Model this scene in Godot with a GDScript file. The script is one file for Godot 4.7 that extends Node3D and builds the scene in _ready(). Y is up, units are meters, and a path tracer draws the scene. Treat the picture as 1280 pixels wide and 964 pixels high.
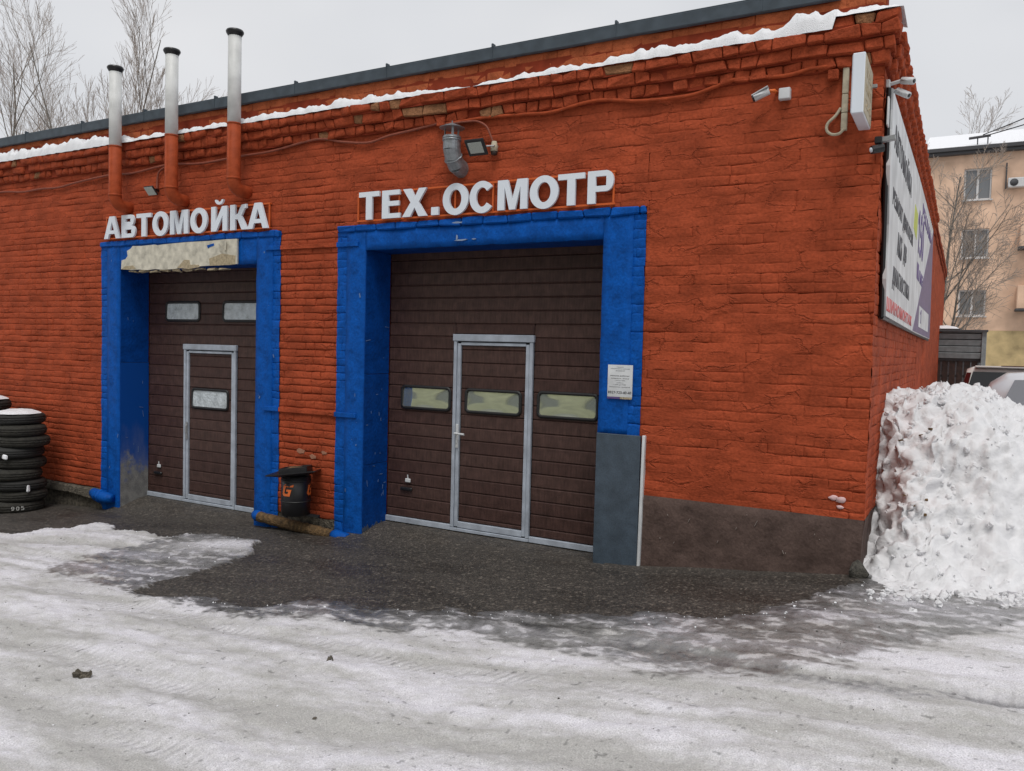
extends Node3D
# A red painted brick car service building with two gates, snow in the yard, under an overcast sky.

var taken := {}
var rng := RandomNumberGenerator.new()
var nz := FastNoiseLite.new()      # general value noise, frequency 1
var nf := FastNoiseLite.new()      # fbm, frequency 1
var M := {}
const EYE := Vector3(0, 1.85, 6.4)
const CORNER := -0.585

# ---------------------------------------------------------------- naming
func numbered(parent: Node, called: String) -> String:
	var key := str(parent.get_instance_id()) + called
	var k: int = taken.get(key, 0)
	taken[key] = k + 1
	return called if k == 0 else "%s_%03d" % [called, k]

func tag(o: Node, label: String, category: String, group := "", kind := "") -> Node:
	if label: o.set_meta("label", label)
	if category: o.set_meta("category", category)
	if group: o.set_meta("group", group)
	if kind: o.set_meta("kind", kind)
	return o

func thing(called: String, label: String, category: String, at := Vector3.ZERO, group := "") -> Node3D:
	var o := Node3D.new()
	o.name = numbered(self, called)
	add_child(o)
	o.position = at
	tag(o, label, category, group)
	return o

func put(called: String, mesh: Mesh, m: Material, parent: Node = self, at := Vector3.ZERO) -> MeshInstance3D:
	var o := MeshInstance3D.new()
	o.name = numbered(parent, called)
	o.mesh = mesh
	o.material_override = m
	parent.add_child(o)
	o.position = at
	return o

func part(called: String, st: SurfaceTool, m: Material, parent: Node = self, at := Vector3.ZERO) -> MeshInstance3D:
	st.generate_normals()
	return put(called, st.commit(), m, parent, at)

# ---------------------------------------------------------------- mesh helpers
func mk(smooth := false) -> SurfaceTool:
	var st := SurfaceTool.new()
	st.begin(Mesh.PRIMITIVE_TRIANGLES)
	st.set_smooth_group(0 if smooth else -1)
	return st

func face(st: SurfaceTool, p: Array, c: Vector3):
	var mid := Vector3.ZERO
	for q in p: mid += q
	mid /= p.size()
	var n: Vector3 = (p[1] - p[0]).cross(p[2] - p[0])
	if n.dot(mid - c) > 0:
		for k in range(1, p.size() - 1):
			st.add_vertex(p[0]); st.add_vertex(p[k + 1]); st.add_vertex(p[k])
	else:
		for k in range(1, p.size() - 1):
			st.add_vertex(p[0]); st.add_vertex(p[k]); st.add_vertex(p[k + 1])

func box(st: SurfaceTool, c: Vector3, s: Vector3, b := 0.0, basis := Basis(), rough := 0.0):
	var h := s / 2
	b = min(b, min(h.x, min(h.y, h.z)) * 0.9)
	var V := {}
	for x in [-1, 1]:
		for y in [-1, 1]:
			for z in [-1, 1]:
				var t := Vector3(x, y, z)
				var j := Vector3.ZERO
				if rough > 0:
					var q := (c + t * h) * 9.0
					j = Vector3(nz.get_noise_3dv(q), nz.get_noise_3dv(q + Vector3(50, 0, 0)), nz.get_noise_3dv(q + Vector3(0, 50, 0))) * rough
				V[t] = [c + basis * (t * Vector3(h.x, h.y - b, h.z - b)) + j, c + basis * (t * Vector3(h.x - b, h.y, h.z - b)) + j, c + basis * (t * Vector3(h.x - b, h.y - b, h.z)) + j]
	for a in 3:
		var e1 := (a + 1) % 3
		var e2 := (a + 2) % 3
		for s0 in [-1, 1]:
			var q := []
			for w in [[-1, -1], [1, -1], [1, 1], [-1, 1]]:
				var t := Vector3(); t[a] = s0; t[e1] = w[0]; t[e2] = w[1]
				q.append(V[t][a])
			face(st, q, c)
			if b > 0:
				for s1 in [-1, 1]:       # edge along e2 between faces a and e1
					var t0 := Vector3(); t0[a] = s0; t0[e1] = s1; t0[e2] = -1
					var t1 := t0; t1[e2] = 1
					face(st, [V[t0][a], V[t1][a], V[t1][e1], V[t0][e1]], c)
	if b > 0:
		for t in V: face(st, V[t], c)

func frame_of(t: Vector3) -> Array:
	var u := t.cross(Vector3.UP if abs(t.y) < 0.95 else Vector3.RIGHT).normalized()
	return [u, t.cross(u)]

func tube(st: SurfaceTool, pts: Array, radii, n := 8, caps := true):
	var prev := []
	var first := []
	var m := pts.size()
	var u := Vector3.ZERO
	for i in m:
		var t: Vector3 = (pts[min(i + 1, m - 1)] - pts[max(i - 1, 0)]).normalized()
		if i == 0: u = frame_of(t)[0]
		u = (u - t * u.dot(t)).normalized()
		var v := t.cross(u)
		var r: float = radii[i] if radii is Array else radii
		var ring := []
		for j in n:
			var a := TAU * j / n
			ring.append(pts[i] + (u * cos(a) + v * sin(a)) * r)
		if i > 0:
			for j in n:
				var k := (j + 1) % n
				for q in [prev[j], ring[j], ring[k], prev[j], ring[k], prev[k]]: st.add_vertex(q)
		else: first = ring
		prev = ring
	if caps:
		face(st, first, pts[0] + (pts[1] - pts[0]) * 0.1)
		face(st, prev, pts[m - 1] + (pts[m - 2] - pts[m - 1]) * 0.1)

func lathe(st: SurfaceTool, prof: Array, n: int, xf := Transform3D(), flat_from := -1):
	# prof: [radius, height] going up outside; profile order decides the side: up = outside
	for i in prof.size() - 1:
		for j in n:
			var q := []
			for w in [[i, j], [i + 1, j], [i + 1, j + 1], [i, j + 1]]:
				var a: float = TAU * w[1] / n
				q.append(xf * Vector3(cos(a) * prof[w[0]][0], prof[w[0]][1], -sin(a) * prof[w[0]][0]))
			for k in [0, 1, 2, 0, 2, 3]: st.add_vertex(q[k])

func prism(st: SurfaceTool, poly: PackedVector2Array, z0: float, z1: float, xf := Transform3D(), bev := 0.0):
	var inner := poly
	var zc := z1
	if bev > 0:
		var off := Geometry2D.offset_polygon(poly, -bev)
		if off.size() == 1 and off[0].size() == poly.size():
			# align the starts
			inner = off[0]
			var best := 0
			for k in inner.size():
				if inner[k].distance_to(poly[0]) < inner[best].distance_to(poly[0]): best = k
			inner = inner.slice(best) + inner.slice(0, best)
			zc = z1
			z1 = z1 - bev
		else:
			bev = 0.0
	var idx := Geometry2D.triangulate_polygon(inner)
	for k in range(0, idx.size(), 3):
		var t := [inner[idx[k]], inner[idx[k + 1]], inner[idx[k + 2]]]
		var m: Vector2 = (t[0] + t[1] + t[2]) / 3
		face(st, t.map(func(p): return xf * Vector3(p.x, p.y, zc)), xf * Vector3(m.x, m.y, zc - 1))
		face(st, t.map(func(p): return xf * Vector3(p.x, p.y, z0)), xf * Vector3(m.x, m.y, z0 + 1))
	var n := poly.size()
	var cw := Geometry2D.is_polygon_clockwise(poly)
	for k in n:
		var a := poly[k]
		var b := poly[(k + 1) % n]
		var d := (b - a).normalized()
		var inw := Vector2(-d.y, d.x) * (-1 if cw else 1)
		var c := (a + b) / 2 + inw
		face(st, [xf * Vector3(a.x, a.y, z0), xf * Vector3(b.x, b.y, z0), xf * Vector3(b.x, b.y, z1), xf * Vector3(a.x, a.y, z1)], xf * Vector3(c.x, c.y, (z0 + z1) / 2))
		if bev > 0:
			var a2 := inner[k]
			var b2 := inner[(k + 1) % n]
			face(st, [xf * Vector3(a.x, a.y, z1), xf * Vector3(b.x, b.y, z1), xf * Vector3(b2.x, b2.y, zc), xf * Vector3(a2.x, a2.y, zc)], xf * Vector3(c.x, c.y, z0 - 1))

func rrect(cx: float, cy: float, w: float, h: float, r: float, n := 4) -> PackedVector2Array:
	var p := PackedVector2Array()
	for k in 4:
		var c := Vector2(cx + (w / 2 - r) * [1, -1, -1, 1][k], cy + (h / 2 - r) * [1, 1, -1, -1][k])
		for i in n + 1:
			var a := PI / 2 * (k + float(i) / n)
			p.append(c + Vector2(cos(a), sin(a)) * r)
	return p

func loft(st: SurfaceTool, rings: Array, caps := true):
	for i in rings.size() - 1:
		var c := Vector3.ZERO
		for q in rings[i] + rings[i + 1]: c += q
		c /= 2 * rings[i].size()
		var n: int = rings[i].size()
		for j in n:
			face(st, [rings[i][j], rings[i][(j + 1) % n], rings[i + 1][(j + 1) % n], rings[i + 1][j]], c)
	if caps:
		for e in [[0, 1], [rings.size() - 1, rings.size() - 2]]:
			var c := Vector3.ZERO
			for q in rings[e[1]]: c += q
			face(st, rings[e[0]], c / rings[e[1]].size())

var font_bold: Font
var font_plain: Font
func text(st: SurfaceTool, what: String, x0: float, x1: float, y0: float, y1: float, xf: Transform3D, depth := 0.002, bold := true):
	# lettering stretched into the given rectangle, its front at depth
	var tm := TextMesh.new()
	tm.text = what
	tm.font = font_bold if bold else font_plain
	tm.font_size = 64
	tm.pixel_size = 0.01
	tm.depth = 0.1
	tm.curve_step = 1.0
	var bb := tm.get_aabb()
	var s := Vector3((x1 - x0) / bb.size.x, (y1 - y0) / bb.size.y, depth / 0.1)
	var o := Vector3(x0, y0, 0) - Vector3(bb.position.x * s.x, bb.position.y * s.y, bb.position.z * s.z)
	st.append_from(tm, 0, xf * Transform3D(Basis.from_scale(s), o))

func sheet(st: SurfaceTool, nu: int, nv: int, at: Callable, flip := false):
	# a grid of points at(i, j); with flip = false the front is u x v
	var P := []
	for i in nu + 1:
		var row := []
		for j in nv + 1: row.append(at.call(i, j))
		P.append(row)
	for i in nu:
		for j in nv:
			var q := [P[i][j], P[i][j + 1], P[i + 1][j + 1], P[i + 1][j]]
			for k in ([0, 2, 1, 0, 3, 2] if flip else [0, 1, 2, 0, 2, 3]): st.add_vertex(q[k])

# ---------------------------------------------------------------- materials
func noise_tex(seed_: int, freq: float, lo: float, hi: float, octaves := 4, size := 512, bias := 0.5, warp := 0.0, kind := FastNoiseLite.TYPE_SIMPLEX_SMOOTH) -> NoiseTexture2D:
	var n := FastNoiseLite.new()
	n.seed = seed_; n.frequency = freq; n.noise_type = kind
	n.fractal_type = FastNoiseLite.FRACTAL_FBM; n.fractal_octaves = octaves
	if warp > 0:
		n.domain_warp_enabled = true; n.domain_warp_amplitude = warp; n.domain_warp_frequency = freq
	var t := NoiseTexture2D.new()
	t.width = size; t.height = size; t.seamless = true; t.noise = n
	var g := Gradient.new()
	g.set_color(0, Color(lo, lo, lo)); g.set_color(1, Color(hi, hi, hi))
	g.add_point(bias, Color((lo + hi) / 2, (lo + hi) / 2, (lo + hi) / 2))
	t.color_ramp = g
	return t

func flaked_paint_height() -> ImageTexture:
	# layers of paint over brick: soft swellings with thin, broken cracks and flaked rims
	var n := 1024
	var a := FastNoiseLite.new()
	a.seed = 71; a.frequency = 0.012; a.fractal_octaves = 5
	var b := FastNoiseLite.new()
	b.seed = 72; b.frequency = 0.013; b.noise_type = FastNoiseLite.TYPE_CELLULAR
	b.cellular_return_type = FastNoiseLite.RETURN_DISTANCE2_SUB; b.fractal_type = FastNoiseLite.FRACTAL_NONE
	b.domain_warp_enabled = true; b.domain_warp_amplitude = 34; b.domain_warp_frequency = 0.02
	b.domain_warp_fractal_type = FastNoiseLite.DOMAIN_WARP_FRACTAL_PROGRESSIVE; b.domain_warp_fractal_octaves = 4
	var c := FastNoiseLite.new()
	c.seed = 73; c.frequency = 0.008; c.fractal_octaves = 4
	var d := FastNoiseLite.new()
	d.seed = 74; d.frequency = 0.09; d.fractal_octaves = 3
	var ia := a.get_seamless_image(n, n).get_data()
	var ib := b.get_seamless_image(n, n, false, false, 0.1, false).get_data()
	var ic := c.get_seamless_image(n, n).get_data()
	var id := d.get_seamless_image(n, n).get_data()
	var lo := 255
	var hi := 0
	for k in ib.size():
		lo = mini(lo, ib[k]); hi = maxi(hi, ib[k])
	var o := PackedByteArray()
	o.resize(n * n)
	for k in n * n:
		var e := float(ib[k] - lo) / maxf(1, hi - lo)
		var where := smoothstep(0.50, 0.66, ic[k] / 255.0)
		var crack := smoothstep(0.075, 0.0, e) * where
		var rim := smoothstep(0.25, 0.08, e) * where
		o[k] = int(clampf(0.25 + 0.42 * ia[k] / 255.0 + 0.10 * id[k] / 255.0 + 0.14 * rim - 0.50 * crack, 0, 1) * 255)
	return ImageTexture.create_from_image(Image.create_from_data(n, n, false, Image.FORMAT_L8, o))

func mat(lin: Color, rough := 0.8, metal := 0.0) -> StandardMaterial3D:
	var m := StandardMaterial3D.new()
	m.albedo_color = lin.linear_to_srgb()
	m.roughness = rough
	m.metallic = metal
	return m

func tri(m: StandardMaterial3D, tex: Texture2D, period: float, bump: Texture2D = null, bump_cm := 0.0, detail: Texture2D = null, dperiod := 1.0) -> StandardMaterial3D:
	m.uv1_triplanar = true; m.uv1_world_triplanar = true
	m.uv1_scale = Vector3.ONE / period
	if tex: m.albedo_texture = tex
	if bump:
		m.heightmap_enabled = true; m.heightmap_texture = bump; m.heightmap_scale = bump_cm
	if detail:
		m.detail_enabled = true; m.detail_blend_mode = BaseMaterial3D.BLEND_MODE_MUL
		m.detail_albedo = detail; m.detail_uv_layer = BaseMaterial3D.DETAIL_UV_2
		m.uv2_triplanar = true; m.uv2_world_triplanar = true; m.uv2_scale = Vector3.ONE / dperiod
	return m

func materials():
	var tone := noise_tex(3, 0.012, 0.74, 1.0, 5, 512, 0.45, 20)
	var soft := noise_tex(8, 0.01, 0.8, 1.0, 4)
	var fine := noise_tex(5, 0.05, 0.80, 1.0, 4, 512, 0.35)
	var plaster := noise_tex(11, 0.02, 0.0, 1.0, 6, 1024, 0.5, 12)
	var grain := noise_tex(12, 0.08, 0.0, 1.0, 4, 512)
	var stain := noise_tex(21, 0.014, 0.35, 1.0, 6, 512, 0.4, 30)
	var worn := noise_tex(22, 0.014, 0.72, 1.0, 6, 512, 0.35, 30)
	M.tone = tone; M.fine = fine; M.plaster = plaster; M.grain = grain
	M.red = tri(mat(Color(0.52, 0.098, 0.039), 0.8), tone, 3.1, flaked_paint_height(), 1.9, fine, 0.9)
	M.red.uv1_scale = Vector3(1 / 3.3, 1 / 1.9, 1 / 3.3)
	M.cornice = tri(mat(Color(0.49, 0.092, 0.036), 0.8), tone, 1.3, plaster, 1.2, fine, 0.5)
	M.attic = tri(mat(Color(0.60, 0.155, 0.062), 0.85), worn, 1.7, plaster, 1.4, fine, 0.4)
	M.bare = tri(mat(Color(0.40, 0.19, 0.095), 0.9), worn, 0.7, plaster, 1.2, fine, 0.4)
	M.backing = tri(mat(Color(0.3, 0.05, 0.022), 0.9), tone, 1.3)
	M.dado = tri(mat(Color(0.15, 0.102, 0.088), 0.65), worn, 1.6, plaster, 0.5, fine, 0.7)
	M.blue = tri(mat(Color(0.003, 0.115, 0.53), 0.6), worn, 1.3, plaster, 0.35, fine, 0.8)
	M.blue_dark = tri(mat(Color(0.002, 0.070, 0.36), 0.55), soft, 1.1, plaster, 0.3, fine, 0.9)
	M.concrete = tri(mat(Color(0.26, 0.25, 0.22), 0.9), stain, 1.1, plaster, 1.5, fine, 0.5)
	M.dirty = tri(mat(Color(0.25, 0.215, 0.165), 0.9), stain, 0.55, plaster, 2.0, fine, 0.3)
	var wood := noise_tex(31, 0.03, 0.0, 1.0, 4, 512)
	M.slat = tri(mat(Color(0.112, 0.062, 0.053), 0.42), soft, 0.7, wood, 0.12, worn, 1.0)
	M.slat.uv2_scale = Vector3(5.5, 0.7, 5.5)
	M.slat2 = tri(mat(Color(0.098, 0.052, 0.045), 0.42), soft, 0.9, wood, 0.12, worn, 1.0)
	M.slat2.uv2_scale = Vector3(5.5, 0.7, 5.5)
	M.alu = tri(mat(Color(0.47, 0.52, 0.60), 0.4), soft, 1.1)
	M.rubber = mat(Color(0.012, 0.012, 0.013), 0.5)
	M.black = mat(Color(0.01, 0.01, 0.012), 0.4)
	M.steel = mat(Color(0.35, 0.36, 0.37), 0.4, 0.7)
	M.galv = tri(mat(Color(0.42, 0.45, 0.48), 0.42, 0.55), tone, 0.3, null, 0, fine, 0.15)
	M.white = tri(mat(Color(0.74, 0.76, 0.78), 0.5), soft, 2.5)
	M.letter = mat(Color(0.70, 0.75, 0.82), 0.4)
	M.rail = mat(Color(0.56, 0.10, 0.015), 0.5)
	M.pipe_white = tri(mat(Color(0.80, 0.81, 0.80), 0.5), soft, 1.3)
	M.pipe_red = tri(mat(Color(0.45, 0.085, 0.03), 0.6), tone, 0.8, plaster, 0.3)
	M.flash = tri(mat(Color(0.075, 0.095, 0.115), 0.5), soft, 1.0)
	M.sheetm = tri(mat(Color(0.082, 0.115, 0.155), 0.4), soft, 0.9, plaster, 0.08, fine, 0.4)
	M.mud = tri(mat(Color(0.06, 0.085, 0.14), 0.8), worn, 0.3, plaster, 0.5)
	M.scuff = mat(Color(0.10, 0.17, 0.33), 0.7)
	M.stone_pale = mat(Color(0.24, 0.2, 0.18), 0.8)
	M.splat = mat(Color(0.62, 0.42, 0.42), 0.8)
	M.smear = tri(mat(Color(0.42, 0.20, 0.125), 0.9), worn, 0.1)
	M.fence = tri(mat(Color(0.26, 0.29, 0.30), 0.6), soft, 1.0)
	M.sheetm2 = mat(Color(0.22, 0.29, 0.42), 0.7)
	M.snow = tri(mat(Color(0.83, 0.84, 0.87), 0.75), null, 0.35, grain, 0.9)
	M.tyre = tri(mat(Color(0.028, 0.028, 0.026), 0.75), tone, 0.6, grain, 0.3, fine, 0.3)
	M.tyre2 = tri(mat(Color(0.062, 0.058, 0.046), 0.85), stain, 0.4, grain, 0.4, fine, 0.3)
	M.bark = tri(mat(Color(0.3, 0.27, 0.235), 0.9), stain, 1.5)
	M.twig = mat(Color(0.33, 0.275, 0.235), 0.9)
	M.ochre = tri(mat(Color(0.87, 0.60, 0.43), 0.9), soft, 6.0)
	M.ochre2 = tri(mat(Color(0.68, 0.52, 0.27), 0.9), worn, 5.0)
	M.yellow = tri(mat(Color(0.66, 0.64, 0.42), 0.9), soft, 6.0)
	M.glass_far = mat(Color(0.17, 0.18, 0.19), 0.08)
	M.frame_white = mat(Color(0.6, 0.6, 0.6), 0.5)
	M.roof = mat(Color(0.06, 0.06, 0.065), 0.7)
	M.brown = tri(mat(Color(0.06, 0.028, 0.02), 0.6), stain, 0.9)
	M.pane = mat(Color(0.70, 0.75, 0.64), 0.05, 0.85)
	M.pane_white = tri(mat(Color(0.64, 0.70, 0.74), 0.22), worn, 0.9, plaster, 0.7)
	M.board = tri(mat(Color(0.70, 0.66, 0.55), 0.85), worn, 0.9, plaster, 0.15)
	M.fibre = tri(mat(Color(0.5, 0.41, 0.27), 0.9), worn, 0.3, plaster, 0.4)
	M.insul = tri(mat(Color(0.34, 0.2, 0.08), 0.9), stain, 0.45, plaster, 2.2, fine, 0.2)
	M.orange = mat(Color(0.75, 0.16, 0.03), 0.5)
	M.cable = tri(mat(Color(0.30, 0.075, 0.04), 0.7), tone, 0.5)
	M.cream = tri(mat(Color(0.52, 0.46, 0.34), 0.7), soft, 0.4)
	M.ink = mat(Color(0.06, 0.06, 0.07), 0.6)
	M.ink_red = mat(Color(0.5, 0.1, 0.1), 0.6)
	M.ink_purple = mat(Color(0.1, 0.06, 0.2), 0.6)
	M.purple = tri(mat(Color(0.17, 0.13, 0.25), 0.5), soft, 1.2)
	M.stone = tri(mat(Color(0.13, 0.12, 0.1), 0.9), stain, 0.3, plaster, 1.0)
	M.car_silver = mat(Color(0.66, 0.68, 0.71), 0.25, 0.2)
	M.car_white = mat(Color(0.6, 0.58, 0.56), 0.25)
	M.car_glass = mat(Color(0.012, 0.013, 0.015), 0.03)
	M.car_glass_pale = mat(Color(0.2, 0.21, 0.23), 0.06)
	M.lamp_red = mat(Color(0.06, 0.010, 0.011), 0.15)
	M.chalk = mat(Color(0.4, 0.4, 0.38), 0.9)
	M.led = tri(mat(Color(0.50, 0.54, 0.5), 0.25), soft, 0.05)
	for k in ["red", "cornice", "attic", "bare", "blue", "blue_dark", "dado", "backing", "pipe_red"]: M[k].metallic_specular = 0.25
	for k in ["slat", "slat2", "flash"]: M[k].metallic_specular = 0.35
	M.lime = mat(Color(0.45, 0.5, 0.08), 0.6)

# ---------------------------------------------------------------- the ground
func seg(x: float, xs: Array, ys: Array) -> float:
	if x <= xs[0]: return ys[0]
	for k in range(1, xs.size()):
		if x <= xs[k]: return lerpf(ys[k - 1], ys[k], (x - xs[k - 1]) / (xs[k] - xs[k - 1]))
	return ys[-1]

const GX := [-30.0, -14.0, -5.3, -2.3, -0.67, 1.0]
const GY := [-0.6, -0.55, -0.11, 0.06, 0.24, 0.28]
func ground_base(x: float, z: float) -> float:
	var y := seg(x, GX, GY)
	if z < -2: y -= 0.018 * minf(-2 - z, 30)
	# ramps up to the two gates
	var door_y := 9.0
	if x > -9.3 and x < -6.7: door_y = -0.172
	if x > -5.5 and x < -2.6: door_y = -0.008
	if door_y < 5 and z < 0.3:
		y = lerpf(y, door_y, smoothstep(0.25, -0.38, z))
	return y

const ASPHALT := [-14,0.3, -11.5,1.6, -9.3,1.7, -8.8,1.45, -8.45,0.72, -7.89,0.88, -7.22,0.90, -7.08,0.61, -6.51,0.56, -5.97,0.71, -5.77,0.96, -5.66,1.45, -5.62,1.75, -5.72,2.1, -5.6,2.36, -5.29,2.40, -4.95,2.30, -4.35,2.21, -4.06,1.95, -3.55,1.95, -3.12,1.76, -2.81,1.74, -2.66,1.58, -2.41,1.55, -2.14,1.50, -1.75,1.34, -1.36,1.30, -1.06,1.12, -0.88,0.78, -0.74,0.45, -0.55,0.1, -0.5,-2, -14,-2]
const SLUSH := [-7.0,2.2, -5.9,2.3, -4.82,2.46, -4.23,2.42, -3.80,2.30, -3.28,2.20, -2.86,2.16, -2.35,2.12, -1.81,2.18, -1.47,2.26, -1.11,2.29, -0.81,2.16, -0.50,1.85, -0.23,1.34, 0.05,1.03, 0.39,0.6, 0.4,-0.3, -7,0.2]
const RUT1 := [-2.4,1.8, -1.58,1.96, -1.07,2.12, -0.64,2.20, -0.28,2.19, 0.05,2.14, 0.31,2.08, 1.3,1.8]
const RUT2 := [-9.5,2.9, -7.0,3.25, -5.35,3.48, -4.51,3.51, -3.69,3.56, -3.05,3.60, -1.5,3.5, 0.2,3.2]
const RUT3 := [-7.0,3.55, -5.5,3.8, -4.50,3.97, -3.28,4.10, -2.0,4.2, -0.5,4.0]
const RUT4 := [-6.5,2.62, -4.0,2.75, -2.4,2.72, -1.0,2.66, 0.3,2.45]
const RUT5 := [-11.5,2.2, -9.0,1.75, -7.7,1.5, -6.6,1.2, -5.9,0.9]
const RUT6 := [-11.5,2.9, -9.0,2.35, -7.5,2.0, -6.4,1.75]

const FX0 := -13.4
const FX1 := 1.2
const FZ0 := -0.6
const FZ1 := 5.6
var grid_n := 5            # cells of the mask grid are 5 cm
var GW := 0
var GH := 0
var sd_asphalt := PackedFloat32Array()
var sd_slush := PackedFloat32Array()
var sd_rut := PackedFloat32Array()
var sd_rut1 := PackedFloat32Array()

func poly_of(a: Array) -> PackedVector2Array:
	var p := PackedVector2Array()
	for k in range(0, a.size(), 2): p.append(Vector2(a[k], a[k + 1]))
	return p

func signed_field(poly: PackedVector2Array, closed: bool) -> PackedFloat32Array:
	var out := PackedFloat32Array()
	out.resize(GW * GH)
	var n := poly.size()
	for j in GH:
		for i in GW:
			var q := Vector2(FX0 + i * 0.05, FZ0 + j * 0.05)
			var d := 99.0
			for k in (n if closed else n - 1):
				d = minf(d, q.distance_squared_to(Geometry2D.get_closest_point_to_segment(q, poly[k], poly[(k + 1) % n])))
			d = sqrt(d)
			if closed and Geometry2D.is_point_in_polygon(q, poly): d = -d
			out[j * GW + i] = d
	return out

func sample(f: PackedFloat32Array, x: float, z: float) -> float:
	var a := clampf((x - FX0) / 0.05, 0, GW - 1.001)
	var b := clampf((z - FZ0) / 0.05, 0, GH - 1.001)
	var i := int(a)
	var j := int(b)
	a -= i; b -= j
	var o := j * GW + i
	return lerpf(lerpf(f[o], f[o + 1], a), lerpf(f[o + GW], f[o + GW + 1], a), b)

func snow_depth(x: float, z: float) -> float:
	# 0 on the bare patch, 1 on packed snow
	var d := sample(sd_asphalt, x, z)
	d += 0.13 * nf.get_noise_2d(x * 1.6, z * 2.6) + 0.07 * nf.get_noise_2d(x * 7, z * 11)
	return smoothstep(-0.02, 0.035, d)

func ground_y(x: float, z: float) -> float:
	var y := ground_base(x, z)
	if x < FX0 or x > FX1 or z < FZ0 or z > FZ1: return y
	var edge := minf(minf(x - FX0, FX1 - x) / 0.3, minf(z - FZ0, FZ1 - z) / 0.2)
	edge = clampf(edge, 0, 1)
	var s := snow_depth(x, z)
	var sl := sample(sd_slush, x, z)
	var thick := 0.012 + 0.02 * smoothstep(0.0, 0.5, sl) * s
	# lumps, footprints and streaks that follow the wheels
	var h := s * (thick + 0.020 * nf.get_noise_2d(x * 0.9, z * 2.4) + 0.011 * nf.get_noise_2d(x * 4.5 + 30, z * 7))
	h += s * 0.005 * nf.get_noise_2d(x * 11 + 70, z * 17)
	# two whiter, thicker tongues by the car wash gate
	var e1 := Vector2(x + 6.15, (z - 0.95) * 1.0)
	h += s * 0.045 * exp(-(e1.x * e1.x / 0.3 + pow(e1.y + e1.x * 0.3, 2) / 0.06))
	var r := sample(sd_rut, x, z) + 0.05 * nz.get_noise_2d(x * 3, z * 3)
	h -= s * 0.018 * exp(-r * r / 0.012)
	h += (1 - s) * 0.006 * nf.get_noise_2d(x * 2, z * 2)
	return y + h * edge

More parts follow.
